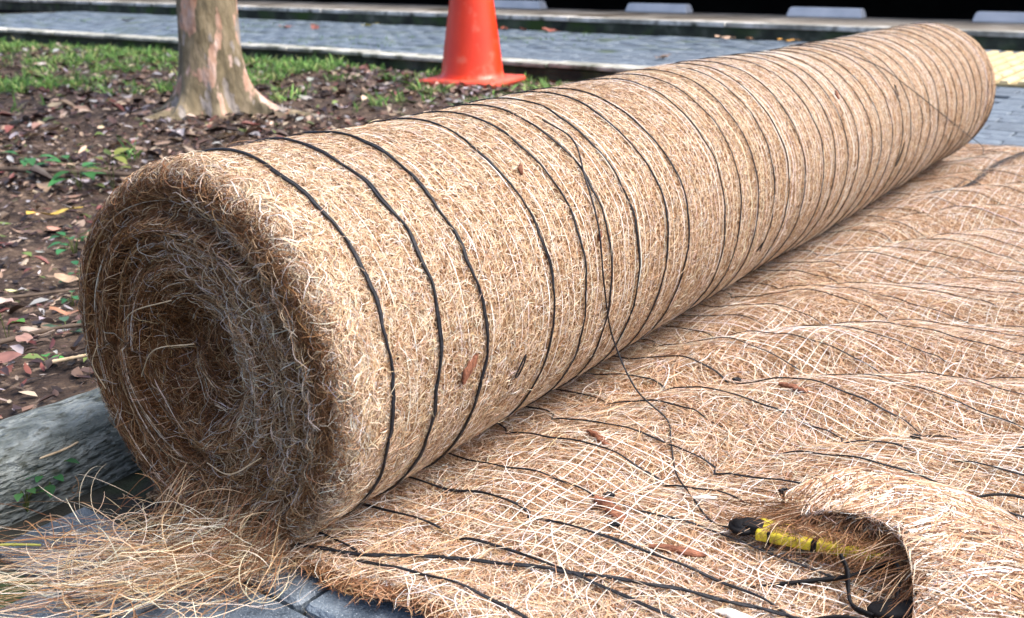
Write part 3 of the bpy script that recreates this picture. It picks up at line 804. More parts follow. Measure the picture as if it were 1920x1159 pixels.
# long pale strands running over the flap to the lip
aa = np.linspace(0.35, 0.99, 90) + rng.normal(0, 0.003, 90)
B = np.broadcast_to(np.linspace(-0.05, 1.06, 40), (90, 40)); A = aa[:, None] + 0.01 * nw2(B * 0.4, aa[:, None] * 3)
P = surf_flap(A, B, 0.0025 + 0.0015 * nw(B * 0.2, A)); N = np.broadcast_to(np.array([0.2, -0.4, 0.9]), P.shape)
under(net_ribbons('white_net', P, N, rng.uniform(0.0005, 0.001, 90), None), mat)
# ragged fringe on the lip
n = 4500
a = rng.uniform(0.02, 0.98, n)
P0 = surf_flap(a, rng.uniform(0.90, 1.0, n), rng.uniform(-0.006, 0.001, n))
tl = surf_flap(np.clip(a + 0.01, 0, 1), np.ones(n), np.zeros(n)) - surf_flap(np.clip(a - 0.01, 0, 1), np.ones(n), np.zeros(n)); tl /= np.linalg.norm(tl, axis=1, keepdims=True)
out = surf_flap(a, np.ones(n), np.zeros(n)) - surf_flap(a, np.full(n, 0.93), np.zeros(n)); out /= np.linalg.norm(out, axis=1, keepdims=True)
s1 = rng.normal(0, 0.016, (n, 1)); s2 = rng.uniform(0.002, 0.032, (n, 1)) * rng.uniform(0.2, 1, (n, 1))
P1 = P0 + out * s2 * 0.8 + tl * s1 * 0.5; P2 = P0 + out * s2 + tl * s1 + np.array([0, 0, -1]) * rng.uniform(0.0, 0.012, (n, 1))
t = np.linspace(0, 1, 6)[None, :, None]
P = P0[:, None] * (1 - t) ** 2 + 2 * P1[:, None] * t * (1 - t) + P2[:, None] * t ** 2
under(ribbons('lip_fringe', P, np.array([0.2, -0.6, 0.7]), rng.uniform(0.0004, 0.0008, n), palette(n, MATC[1:5] + [(30, (0.20, 0.09, 0.04))]), M['fibre'], None), mat)['kind'] = 'stuff'
# brown strands hanging in the mouth of the flap
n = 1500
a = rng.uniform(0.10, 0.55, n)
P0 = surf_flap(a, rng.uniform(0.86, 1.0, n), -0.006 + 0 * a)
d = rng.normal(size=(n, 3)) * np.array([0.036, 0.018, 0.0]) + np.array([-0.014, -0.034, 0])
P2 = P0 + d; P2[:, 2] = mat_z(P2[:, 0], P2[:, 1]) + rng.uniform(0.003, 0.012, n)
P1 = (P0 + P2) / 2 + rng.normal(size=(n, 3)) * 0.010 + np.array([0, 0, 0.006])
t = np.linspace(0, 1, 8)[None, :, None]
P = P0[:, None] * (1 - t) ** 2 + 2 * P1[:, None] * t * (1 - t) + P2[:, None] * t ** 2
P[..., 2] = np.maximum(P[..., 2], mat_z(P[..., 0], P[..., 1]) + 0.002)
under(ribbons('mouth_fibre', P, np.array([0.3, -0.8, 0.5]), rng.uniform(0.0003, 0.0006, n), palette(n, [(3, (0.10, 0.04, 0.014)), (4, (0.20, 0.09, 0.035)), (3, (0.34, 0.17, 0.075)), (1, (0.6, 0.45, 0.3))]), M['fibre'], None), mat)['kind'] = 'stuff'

# ------------------------------------------------------------------ tuft of loose fibre spilling from the foot of the roll
n = 340
P0 = np.stack([rng.normal(0.070, 0.022, n), rng.normal(0.006, 0.012, n), rng.uniform(0.006, 0.055, n)], -1)
P3 = np.stack([rng.normal(-0.125, 0.060, n), rng.normal(-0.200, 0.055, n), rng.uniform(0.003, 0.018, n)], -1)
P1 = P0 + np.stack([rng.normal(-0.005, 0.034, n), rng.normal(-0.075, 0.030, n), rng.normal(0.0, 0.02, n)], -1)
P2 = P3 + np.stack([rng.normal(0.090, 0.045, n), rng.normal(0.055, 0.042, n), rng.normal(0.020, 0.022, n)], -1)
stub = rng.uniform(0.15, 1.05, (n, 1)) ** 0.8
P3 = P0 + (P3 - P0) * stub; P2 = P0 + (P2 - P0) * stub
k = 16
t = np.linspace(0, 1, k)[None, :, None]
P = P0[:, None] * (1 - t) ** 3 + 3 * P1[:, None] * t * (1 - t) ** 2 + 3 * P2[:, None] * t * t * (1 - t) + P3[:, None] * t ** 3
P = P + 0.004 * np.sin(t * rng.uniform(3, 12, (n, 1, 3)) + rng.uniform(0, 6.28, (n, 1, 3))) * rng.uniform(0, 3.0, (n, 1, 1))
P[..., 2] = np.maximum(P[..., 2], 0.003 + 0.006 * rng.uniform(size=(n, 1)))
TUFT = [(24, (0.54, 0.39, 0.23)), (24, (0.34, 0.18, 0.08)), (20, (0.70, 0.57, 0.41)), (20, (0.17, 0.075, 0.03)), (12, (0.80, 0.72, 0.58))]
tuft = tag(empty('fibre_tuft', (0.05, 0.0, 0.0)), 'tangled tuft of loose golden fibres spilling over the paving at the front', 'fibre tuft')
P = P + 0.0024 * np.sin(t * rng.uniform(12, 34, (n, 1, 3)) + rng.uniform(0, 6.28, (n, 1, 3)))
under(ribbons('strand', P, np.array([0.3, -0.5, 0.8]), rng.uniform(0.0003, 0.0006, n), palette(n, TUFT), M['fibre'], None), tuft)['kind'] = 'stuff'
n = 280
P0 = np.stack([rng.uniform(-0.03, 0.11, n), rng.uniform(-0.006, 0.0, n), rng.uniform(0.015, 0.085, n)], -1)
P2 = P0 + np.stack([rng.normal(-0.01, 0.03, n), rng.normal(-0.035, 0.02, n), -P0[:, 2] + rng.uniform(0.003, 0.02, n)], -1)
P1 = (P0 + P2) / 2 + np.stack([rng.normal(0, 0.015, n), rng.normal(-0.012, 0.012, n), rng.normal(0.014, 0.012, n)], -1)
t = np.linspace(0, 1, 10)[None, :, None]
P = P0[:, None] * (1 - t) ** 2 + 2 * P1[:, None] * t * (1 - t) + P2[:, None] * t ** 2
P[..., 2] = np.maximum(P[..., 2], 0.003); P[..., 1] = np.minimum(P[..., 1], 0.004)
under(ribbons('strand', P, np.array([0.3, -0.6, 0.7]), rng.uniform(0.0004, 0.0008, n), palette(n, TUFT[1:2] + TUFT[3:4] + TUFT[3:4] + TUFT[:1]), M['fibre'], None), tuft)['kind'] = 'stuff'
n = 260
c = np.stack([rng.normal(0.01, 0.06, n), rng.normal(-0.075, 0.045, n), rng.uniform(0.02, 0.05, n)], -1)
q = rng.uniform(0, 6.28, (n, 1)) + np.linspace(0, 1, 18)[None] * rng.uniform(1.0, 4.2, (n, 1))
R_ = rng.uniform(0.008, 0.034, (n, 1))
ux = rng.normal(size=(n, 3)) * np.array([1, 0.6, 0.25]); ux /= np.linalg.norm(ux, axis=1, keepdims=True)
uy = rng.normal(size=(n, 3)) * np.array([0.5, 0.6, 0.7]); uy -= (uy * ux).sum(1, keepdims=True) * ux; uy /= np.linalg.norm(uy, axis=1, keepdims=True)
P = c[:, None] + R_[..., None] * (np.cos(q)[..., None] * ux[:, None] + np.sin(q)[..., None] * uy[:, None])
P[..., 2] = np.maximum(P[..., 2], 0.004)
P[..., 1] = np.minimum(P[..., 1], 0.004)
under(ribbons('curl', P, np.array([0.3, -0.5, 0.8]), rng.uniform(0.0004, 0.0008, n), palette(n, TUFT[:3] + TUFT[4:]), M['fibre'], None), tuft)['kind'] = 'stuff'

# ------------------------------------------------------------------ loose cords lying over roll and mat
def mz(x, y, d=0.0): return (x, y, float(mat_z(np.array(x), np.array(y))) + 0.004 + d)
def on_roll(thd, y, h=0.004): return tuple(surf_side(np.array(rad(thd) * 0.177), np.array(y - RR), np.array(h)))
pts = [on_roll(66, 0.425), on_roll(53, 0.432), on_roll(38, 0.402), on_roll(21, 0.388), on_roll(0, 0.388), on_roll(-23, 0.43, 0.006), (0.200, 0.428, 0.055), mz(0.241, 0.426), mz(0.262, 0.395), mz(0.293, 0.347), mz(0.333, 0.30), mz(0.367, 0.268), mz(0.392, 0.272), mz(0.412, 0.282)]
o = tubes('loose_cord', [smooth_line(pts, 160)], 0.0010, M['cord'], None, 6)
tag(o, 'loose black cord running down the roll and across the mat to the yellow tool', 'cord')
pts = [on_roll(100, 1.43), on_roll(82, 1.451), on_roll(51, 1.511), on_roll(31, 1.603), on_roll(8, 1.791), on_roll(-19, 2.10), (0.185, 2.26, 0.07), mz(0.17, 2.38), mz(0.21, 2.41)]
o = tubes('loose_cord', [smooth_line(pts, 160)], 0.0009, M['cord'], None, 6)
tag(o, 'thin loose black cord slanting down the far end of the roll', 'cord')
base = np.array([mz(0.172, 1.84, 0.002), mz(0.20, 1.90, 0.003), mz(0.223, 1.99, 0.004), mz(0.235, 2.14, 0.003), mz(0.255, 2.40, 0.004), mz(0.30, 2.55, 0.003)])
lines = []
for s in range(7):
    lines.append(smooth_line(base + rng.normal(size=base.shape) * np.array([0.006, 0.01, 0.0015]), 60))
o = tubes('cord_bundle', lines, 0.0008, M['cord'], None, 5)
tag(o, 'frayed bundle of black cords on the mat near the far roll end', 'cord bundle')
pts = [mz(0.556, 0.368), mz(0.548, 0.392, 0.008), mz(0.557, 0.420, 0.014), mz(0.578, 0.448, 0.014), mz(0.605, 0.465, 0.01), mz(0.66, 0.475, 0.004), mz(0.72, 0.46)]
o = tubes('wire_loop', [smooth_line(pts, 80)], 0.0014, M['black'], None, 7)
tag(o, 'smooth black loop standing up from the mat above the curled flap', 'loop')

# ------------------------------------------------------------------ the yellow tool and black strap under the flap
tool = tag(empty('yellow_tool', (0.413, 0.270, float(mat_z(np.array(0.40), np.array(0.268))) + 0.008), rad(13)), 'yellow and black hand tool half hidden under the curled flap', 'tool')
bm = box_bm(0.115, 0.026, 0.010, 0.003, 0.0, 3)
for v in bm.verts:
    v.co.x += 0.055
    v.co.y *= 1.05 - 2.0 * max(0, v.co.x - 0.03) * 1.4
bm_obj('handle', bm, M['yellow'], tool, True)
for xx, ww in ((0.012, 0.004), (0.050, 0.005)):
    o = bm_obj('black_band', box_bm(ww, 0.0285, 0.0112, 0.002, -0.0006), M['black'], tool); o.location = (xx, 0, 0); o.rotation_euler = (0, 0, rad(-14))
bm = bmesh.new()
bmesh.ops.create_cone(bm, cap_ends=True, segments=28, radius1=0.0125, radius2=0.011, depth=0.009)
bmesh.ops.bevel(bm, geom=[e for e in bm.edges if abs(e.verts[0].co.z - e.verts[1].co.z) < 1e-5], offset=0.003, segments=3, affect='EDGES')
o = bm_obj('end_cap', bm, M['black'], tool, True); o.location = (-0.016, -0.001, 0.005)
o = bm_obj('neck', box_bm(0.018, 0.016, 0.009, 0.002, 0.002), M['black'], tool); o.location = (-0.006, 0, 0)
n = 420
c0 = np.stack([rng.uniform(0.425, 0.53, n), np.zeros(n), np.zeros(n)], -1)
c0[:, 1] = 0.270 + 0.23 * (c0[:, 0] - 0.413) + rng.normal(0, 0.006, n)
c0[:, 2] = float(mat_z(np.array(0.40), np.array(0.268))) + 0.0195 + rng.uniform(0, 0.004, n)
an = rng.normal(0.6, 0.8, n); ln = rng.uniform(0.02, 0.05, n)
t = np.linspace(-1, 1, 8)[None]
P = c0[:, None] + np.stack([np.cos(an)[:, None] * ln[:, None] * t * 0.5, np.sin(an)[:, None] * ln[:, None] * t * 0.5, -0.010 * np.maximum(np.abs(np.sin(an))[:, None] * ln[:, None] * np.abs(t) * 0.5 - 0.012, 0) / 0.012 + 0.0015 * np.sin(t * 4 + an[:, None])], -1)
under(ribbons('crossing_fibre', P, np.array([0.0, -0.3, 0.9]), rng.uniform(0.0003, 0.0006, n), palette(n, [(4, (0.10, 0.04, 0.014)), (4, (0.22, 0.10, 0.04)), (2, (0.4, 0.22, 0.1)), (1, (0.65, 0.5, 0.35))]), M['fibre'], None), mat)['kind'] = 'stuff'
strap = tag(empty('black_strap', (0.54, 0.245, 0.0)), 'black strap with flat oval end lying below the yellow tool', 'strap')
def strap_ribbon(pts, wd):
    L_ = smooth_line(pts, 40)
    T = np.gradient(L_, axis=0); T /= np.linalg.norm(T, axis=1, keepdims=True)
    S = np.cross(T, np.array([0.2, 0.9, 0.35])); S /= np.linalg.norm(S, axis=1, keepdims=True) + 1e-9
    Nn = np.cross(S, T)
    h = 0.0012
    V = np.stack([L_ - S * wd / 2 - Nn * h, L_ + S * wd / 2 - Nn * h, L_ + S * wd / 2 + Nn * h, L_ - S * wd / 2 + Nn * h], 1).reshape(-1, 3)
    return under(link('webbing', np_mesh('webbing', V, grid_faces(40, 4, True)), M['black'], None, True), strap)
strap_ribbon([mz(0.43, 0.205, -0.006), mz(0.47, 0.235, 0.001), mz(0.50, 0.255, 0.008), mz(0.522, 0.275, 0.02), mz(0.532, 0.268, 0.024), mz(0.538, 0.25, 0.012), mz(0.541, 0.236, 0.004)], 0.004)
strap_ribbon([mz(0.487, 0.262, 0.018), mz(0.496, 0.252, 0.014), mz(0.503, 0.238, 0.005), mz(0.512, 0.222, 0.003), mz(0.53, 0.215, 0.003)], 0.005)
strap_ribbon([mz(0.485, 0.175, 0.0), mz(0.502, 0.19, 0.006), mz(0.525, 0.196, 0.007), mz(0.545, 0.185, 0.0)], 0.004)
n = 30
q = np.linspace(0, 2 * np.pi, n, endpoint=False)
rings = []
for s, z in ((0.66, 0.0), (0.8, 0.002), (0.8, 0.004), (0.7, 0.0058), (0.33, 0.0065)):
    rings.append(np.stack([0.033 * s * np.cos(q), 0.013 * s * np.sin(q) * (1 - 0.25 * np.cos(q)), z + 0 * q], -1))
V = np.array(rings).reshape(-1, 3)
me = bpy.data.meshes.new('oval_end')
me.from_pydata(V.tolist(), [], grid_faces(5, n, True)[:, ::-1].tolist() + [list(range(n))[::-1], list(range(4 * n, 5 * n))])
o = link('oval_end', me, M['black'], strap, True)
zc_ = mz(0.535, 0.228)[2]
o.location = (0.545 - 0.54, 0.238 - 0.245, zc_ + 0.001); o.rotation_euler = (rad(6), rad(-8), rad(25))

# husk chips and pale scraps on the mat
for (x, y, ln, wd, rz, m, nm, lab) in [
    (0.286, 0.231, 0.055, 0.017, -0.35, 'husk', 'husk_chip', 'large reddish husk chip lying in the mat left of the yellow tool'),
    (0.201, 0.349, 0.040, 0.010, -0.3, 'husk', 'husk_chip', 'slim brown husk chip in the mat close to the roll'),
    (0.330, 0.57, 0.035, 0.012, 0.2, 'husk', 'husk_chip', 'small dark husk chip in the middle of the mat'),
    (0.365, 0.205, 0.050, 0.010, 0.5, 'husk', 'husk_chip', 'long flat husk chip just below the black tip of the tool'),
    (0.437, 0.160, 0.030, 0.010, 0.5, 'white_chip', 'pale_scrap', 'pale scrap on the mat at the bottom edge'),
    (0.343, 0.305, 0.026, 0.006, 0.9, 'white_chip', 'pale_scrap', 'thin pale scrap on the mat left of the loose cord end')]:
    o = chip(nm, ln, wd, 0.006, M[m])
    o.location = mz(x, y, -0.001); o.rotation_euler = (0, rad(6), rz)
    tag(o, lab, 'husk chip' if m == 'husk' else 'scrap')

# ------------------------------------------------------------------ tree
tx, ty = -2.39, 1.93
tree = tag(empty('tree', (tx, ty, -0.04)), 'tree with peeling pink and olive bark and flared roots', 'tree')
nh, na = 90, 72
hz = np.concatenate([np.linspace(-0.03, 0.5, 60), np.linspace(0.53, 2.9, 30)])
ang = np.linspace(0, 2 * np.pi, na, endpoint=False)
Hh, An = np.meshgrid(hz, ang, indexing='ij')
roots = [(rad(28), 0.36, 0.24), (rad(222), 0.20, 0.26), (rad(278), 0.17, 0.25), (rad(150), 0.2, 0.25), (rad(90), 0.18, 0.3), (rad(330), 0.08, 0.22)]
R_ = 0.101 - 0.012 * sstep(Hh, 0.2, 1.2) - 0.02 * sstep(Hh, 1.2, 2.9)
R_ = R_ + 0.018 * np.exp(-np.maximum(Hh, 0) / 0.07) + 0.012 * np.exp(-np.maximum(Hh, 0) / 0.25)
for (ra, rl, rwid) in roots:
    dA = np.angle(np.exp(1j * (An - ra)))
    R_ = R_ + rl * np.exp(-(dA / rwid) ** 2) * np.exp(-np.maximum(Hh, 0) / 0.045) * 0.75 + 0.05 * rl / 0.2 * np.exp(-(dA / (rwid * 1.2)) ** 2) * np.exp(-np.maximum(Hh, 0) / 0.14)
tw = Wave(81, 3); tw2 = Wave(82, 12)
R_ = R_ * (1 + 0.05 * tw(np.cos(An) * 0.8, np.sin(An) * 0.8 + Hh * 0.35)) + 0.004 * tw2(np.cos(An), np.sin(An) + Hh * 0.6)
V = np.stack([R_ * np.cos(An) + 0.02 * np.sin(Hh * 1.3), R_ * np.sin(An), Hh], -1)
link('trunk', np_mesh('trunk', V, grid_faces(nh, na, True)[:, ::-1]), M['bark'], tree, True)
for (pts, r0) in [([(0.18, 0.11, 0.03), (0.30, 0.15, 0.018), (0.45, 0.17, 0.012), (0.62, 0.21, 0.0)], 0.030), ([(-0.02, -0.15, 0.03), (-0.05, -0.25, 0.014), (-0.1, -0.36, -0.004)], 0.036), ([(-0.14, -0.1, 0.02), (-0.24, -0.2, 0.008), (-0.32, -0.24, -0.006)], 0.028)]:
    L_ = smooth_line(pts, 30)
    V, F = tube_arrays(L_, np.linspace(r0, r0 * 0.35, 30), 10)
    link('root', np_mesh('root', V, F), M['bark'], tree, True)
tips = []
for k in range(6):
    a0 = k * 1.05 + 0.3
    p0 = np.array([0.02 * math.sin(2.9 * 1.3) if k else 0, 0, 2.3 + 0.1 * k]); d = np.array([math.cos(a0), math.sin(a0), 0.9])
    L_ = smooth_line([p0, p0 + d * 0.45, p0 + d * 0.9 + np.array([0, 0, 0.15]), p0 + d * 1.35 + np.array([0, 0, 0.4])], 20)
    V, F = tube_arrays(L_, np.linspace(0.045, 0.012, 20), 8)
    link('limb', np_mesh('limb', V, F), M['bark'], tree, True)
    tips += [L_[-1], L_[13], L_[9]]
n = 5000
ct = np.array(tips)[rng.integers(0, len(tips), n)] + rng.normal(size=(n, 3)) * np.array([0.35, 0.35, 0.25])
dr = rng.normal(size=(n, 3)) * np.array([1, 1, 0.5]); dr /= np.linalg.norm(dr, axis=1, keepdims=True)
P = ct[:, None] + dr[:, None] * (np.linspace(0, 0.08, 3)[None, :, None]); P[:, 2, 2] -= 0.02
ribbons('crown', P, np.array([0.0, 0.0, 1.0]), rng.uniform(0.03, 0.05, n), palette(n, [(1, (0.05, 0.10, 0.02)), (1, (0.08, 0.14, 0.03))]), M['plant'], tree, 0.6, 0.15)

# ------------------------------------------------------------------ traffic cone
cone = tag(empty('traffic_cone', (-2.303, 3.385, -0.030), rad(10)), 'orange red traffic cone on the grass near the kerb', 'traffic cone')
bm = bmesh.new()
hw = 0.20
pts = []
for cx_, cy_, a0 in ((1, 1, 0), (-1, 1, 90), (-1, -1, 180), (1, -1, 270)):
    for s in range(7):
        a = rad(a0 + s * 15)
        pts.append((cx_ * (hw - 0.035) + 0.035 * math.cos(a), cy_ * (hw - 0.035) + 0.035 * math.sin(a)))
lv = [(1.0, 0.004), (1.0, 0.022), (0.97, 0.03), (0.72, 0.036)]
rows = [[bm.verts.new((x * s, y * s, z + 0.003 * math.sin(3 * math.atan2(y, x)))) for x, y in pts] for s, z in lv]
for a_, b_ in zip(rows, rows[1:]):
    for k in range(len(pts)):
        bm.faces.new((a_[k], a_[(k + 1) % len(pts)], b_[(k + 1) % len(pts)], b_[k]))
bm.faces.new(rows[-1]); bm.faces.new(rows[0][::-1])
bm_obj('base_plate', bm, M['cone_base'], cone, True)
pr = [(0.168, 0.030), (0.160, 0.036), (0.151, 0.048), (0.147, 0.06), (0.098, 0.42), (0.046, 0.80), (0.040, 0.83), (0.036, 0.835), (0.032, 0.83), (0.034, 0.79)]
q = np.linspace(0, 2 * np.pi, 64, endpoint=False)
V = np.array([[(r * math.cos(t), r * math.sin(t), z) for t in q] for r, z in pr])
link('cone_body', np_mesh('cone_body', V, grid_faces(len(pr), 64, True)[:, ::-1]), M['cone'], cone, True)

# ------------------------------------------------------------------ leaves, litter, weeds, grass
def leaf_arrays(ln, wd, curl, droop):
    """small bent leaf blade, 3 rows of 3"""
    t = np.array([0.0, 0.28, 0.62, 1.0]); w_ = np.array([0.05, 0.9, 0.8, 0.04]) * wd / 2
    V = []
    for a, b in zip(t, w_):
        for s in (-1, 0, 1):
            V.append((a * ln - ln / 2, s * b, curl * abs(s) * b * 2 + droop * (a - 0.5) ** 2 * ln))
    return np.array(V), grid_faces(4, 3)
LITC = [(22, (0.06, 0.036, 0.032)), (18, (0.12, 0.078, 0.06)), (14, (0.23, 0.16, 0.115)), (20, (0.03, 0.02, 0.019)), (13, (0.42, 0.33, 0.25)), (9, (0.15, 0.05, 0.042)), (12, (0.30, 0.285, 0.30)), (3, (0.12, 0.17, 0.05))]
def scatter_leaves(n, xr, yr, smin, smax, fn):
    x = rng.uniform(*xr, n); y = rng.uniform(*yr, n)
    k_ = fn(x, y); x, y = x[k_], y[k_]
    return x, y, smin + (smax * 1.35 - smin) * rng.uniform(0, 1, len(x)) ** 2.2
def bed_view(x, y):
    dx, dy = x - 0.687, y + 0.4955
    f = -math.sin(yaw) * dx + math.cos(yaw) * dy; l = math.cos(yaw) * dx + math.sin(yaw) * dy
    return (f > 0.6) & (l / f > -0.62) & (l / f < 0.35) & (x < -0.31) & (y < 3.8)
Vs, Fs, Cs, o_ = [], [], [], 0
sets = [scatter_leaves(15000, (-2.6, -0.31), (-0.3, 2.2), 0.006, 0.026, bed_view), scatter_leaves(36000, (-6.5, -0.4), (0.8, 3.8), 0.012, 0.050, lambda x, y: bed_view(x, y) & (0.7 * Wave(15, 6)(x, y) + 0.5 * Wave(16, 25)(x, y) + rng.normal(0, 0.5, len(x)) > -0.15))]
for (x, y, s) in sets:
    cols = palette(len(x), LITC, 0.25)
    zs = soil_z(x, y)
    for i in range(len(x)):
        V, F = leaf_arrays(s[i], s[i] * random.uniform(0.25, 0.6), random.uniform(-0.3, 0.6), random.uniform(-0.3, 0.6))
        a = random.uniform(0, 6.28); tl, t2 = random.gauss(0, 0.25), random.gauss(0, 0.25)
        ca, sa = math.cos(a), math.sin(a)
        z = V[:, 2] + tl * V[:, 0] + t2 * V[:, 1]
        Vs.append(np.stack([x[i] + ca * V[:, 0] - sa * V[:, 1], y[i] + sa * V[:, 0] + ca * V[:, 1], zs[i] + 0.004 + s[i] * 0.06 + z], -1))
        Fs.append(F + o_); o_ += 12
        Cs.append(np.repeat(cols[i:i + 1], 12, 0))
me = np_mesh('leaf_litter', np.vstack(Vs), np.vstack(Fs)); set_col(me, np.vstack(Cs))
tag(link('leaf_litter', me, M['litter'], None, True), 'brown leaf litter scattered over the soil bed', 'leaf litter', kind='stuff')

def one_leaf(x, y, z, ln, wd, rz, col, lab, group=None, tilt=0.0):
    V, F = leaf_arrays(ln, wd, 0.25, 0.35)
    # rounder outline for single leaves
    t = np.linspace(0, 1, 9); w_ = wd / 2 * np.sin(np.pi * np.clip(t, 0.02, 0.98) ** 0.85) ** 0.8
    V = np.array([(a * ln - ln / 2, s * b, 0.25 * abs(s) * b + 0.3 * (a - 0.5) ** 2 * ln + 0.04 * ln * math.sin(a * 9 + s)) for a, b in zip(t, w_) for s in (-1, -0.5, 0, 0.5, 1)])
    st, sf = tube_arrays(np.array([(ln * 0.5 + k * ln * 0.06, 0.004 * k * ln, 0.075 * ln) for k in range(4)]), ln * 0.012, 4)
    me = np_mesh('fallen_leaf', np.vstack([V, st]), np.vstack([grid_faces(9, 5), sf + len(V)]))
    c = np.array(col); cc = c[None] * (1 + 0.15 * rng.normal(size=(len(V) + len(st), 1)))
    set_col(me, np.clip(cc, 0, 0.9))
    o = link('fallen_leaf', me, M['litter'], None, True)
    o.location = (x, y, z); o.rotation_euler = (tilt, tilt * 0.5, rz)
    return tag(o, lab, 'leaf', group)
def sz(x, y): return float(soil_z(np.array(x), np.array(y)))
for (x, y, ln, wd, rz, c, lab) in [
    (-1.445, 0.71, 0.10, 0.018, 0.95, (0.62, 0.45, 0.10), 'long yellow fallen leaf on the soil left of the roll'),
    (-0.53, 0.095, 0.06, 0.028, 0.9, (0.24, 0.12, 0.10), 'reddish brown leaf at the left edge above the kerb stone'),
    (-0.93, 0.334, 0.045, 0.028, 0.3, (0.55, 0.55, 0.30), 'round pale yellow green leaf on the soil'),
    (-0.888, 0.285, 0.055, 0.04, 0.3, (0.52, 0.40, 0.34), 'pale pinkish leaf at the left edge of the soil'),
    (-0.62, 0.20, 0.055, 0.022, 0.5, (0.36, 0.29, 0.24), 'curled grey brown leaf on the soil above the kerb stone'),
    (-1.299, 0.634, 0.06, 0.035, 0.2, (0.50, 0.27, 0.20), 'pinkish orange leaf on the soil beside the roll'),
    (-0.585, 0.16, 0.04, 0.022, -0.4, (0.30, 0.18, 0.15), 'dull pink brown leaf between soil crumbs near the roll'),
    (-0.93, 0.43, 0.05, 0.022, 0.4, (0.44, 0.31, 0.21), 'tan leaf on the soil close to the roll end'),
    (-0.72, 0.30, 0.07, 0.018, 0.2, (0.40, 0.20, 0.12), 'narrow rust coloured leaf on the soil near the roll')]:
    one_leaf(x, y, sz(x, y) + 0.014, ln, wd, rz, c, lab, None, random.gauss(0, 0.12))
nleaf = [(-4.72, 6.45, (0.62, 0.50, 0.42), 'pale dry leaf at the foot of the ledge right of the cone'), (-4.35, 6.48, (0.25, 0.07, 0.04), 'dark red leaf at the foot of the ledge'),
         (-4.15, 6.46, (0.32, 0.10, 0.06), 'red brown leaf at the foot of the ledge beside the dark red one'), (-3.9, 6.48, (0.28, 0.09, 0.06), 'rightmost red leaf of the group at the ledge foot'),
         (-2.40, 6.47, (0.60, 0.42, 0.30), 'tan leaf at the ledge foot above the roll'), (-2.2, 6.46, (0.45, 0.24, 0.12), 'small brown leaf at the ledge foot above the roll'),
         (-1.92, 6.45, (0.60, 0.33, 0.08), 'orange leaf at the ledge foot above the roll'), (-2.0, 4.75, (0.30, 0.20, 0.14), 'brown leaf on the pavers behind the roll'),
         (-6.0, 5.6, (0.20, 0.09, 0.07), 'dark leaf on the path right of the tree'), (-5.75, 5.7, (0.24, 0.09, 0.07), 'reddish leaf on the path right of the tree'),
         (-5.6, 6.2, (0.62, 0.50, 0.10), 'yellow leaf on the path near the ledge'), (-8.0, 5.45, (0.14, 0.10, 0.09), 'dark leaf lying on the path left of the tree')]
for (x, y, c, lab) in nleaf:
    one_leaf(x, y, 0.012, 0.13, 0.06, random.uniform(0, 3), c, lab, None, random.gauss(0, 0.25))

def weed(x, y, z, n, size, lab, spread=0.04, cols=None, stem_h=0.03):
    w_ = tag(empty('weed', (x, y, z)), lab, 'weed')
    for k in range(n):
        a = k * 2.4 + random.random(); rr_ = spread * (0.3 + 0.7 * random.random()); hh = stem_h * (0.4 + random.random())
        tip = np.array([rr_ * math.cos(a), rr_ * math.sin(a), hh])
        V, F = tube_arrays(smooth_line([(0, 0, -0.01), tip * np.array([0.4, 0.4, 0.8]), tip], 8), 0.0007, 4)
        me = np_mesh('stem', V, F); set_col(me, np.full((len(V), 3), (0.12, 0.16, 0.05))); link('stem', me, M['plant'], w_, True)
        ln = size * random.uniform(0.7, 1.2); t = np.linspace(0, 1, 7); ww = ln * 0.32 * np.sin(np.pi * np.clip(t, 0.02, 0.98) ** 0.8) ** 0.8
        V = np.array([(b * ln, s * q, 0.25 * abs(s) * q - 0.3 * b * b * ln) for b, q in zip(t, ww) for s in (-1, 0, 1)])
        el = random.uniform(-0.1, 0.5); ca, sa = math.cos(a), math.sin(a)
        Xl = V[:, 0] * math.cos(el) - V[:, 2] * math.sin(el); Zl = V[:, 0] * math.sin(el) + V[:, 2] * math.cos(el)
        V = np.stack([tip[0] + ca * Xl - sa * V[:, 1], tip[1] + sa * Xl + ca * V[:, 1], tip[2] + Zl], -1)
        me = np_mesh('leaf', V, grid_faces(7, 3))
        c = np.array(cols or (0.07, 0.24, 0.06)) * random.uniform(0.4, 0.95)
        set_col(me, np.clip(np.full((len(V), 3), c), 0, 1)); link('leaf', me, M['plant'], w_, True)
    return w_
weed(-0.212, -0.030, 0.006, 9, 0.014, 'small green weed growing in the joint below the kerb stone', 0.022, (0.07, 0.26, 0.09), 0.022)
weed(-0.203, -0.062, 0.006, 9, 0.013, 'low weed with round leaves at the left edge beside the paving joint', 0.022, (0.08, 0.22, 0.07), 0.014)
weed(-1.66, 0.918, sz(-1.66, 0.918), 9, 0.050, 'broad leaved green seedling on the soil left of the roll top', 0.05, (0.08, 0.30, 0.09), 0.06)
weed(-1.58, 0.96, sz(-1.58, 0.96), 6, 0.048, 'yellowing seedling touching the roll rim', 0.04, (0.28, 0.33, 0.08), 0.07)
weed(-1.90, 0.93, sz(-1.9, 0.93), 6, 0.036, 'small green seedling left of the broad leaved one', 0.04, (0.07, 0.27, 0.10), 0.03)
weed(-1.15, 0.58, sz(-1.15, 0.58), 11, 0.028, 'green weed clump on the soil beside the upper roll end', 0.035, (0.06, 0.26, 0.10), 0.03)
weed(-0.95, 0.47, sz(-0.95, 0.47), 10, 0.022, 'green weed on the soil beside the middle of the roll end', 0.03, (0.05, 0.24, 0.10), 0.02)
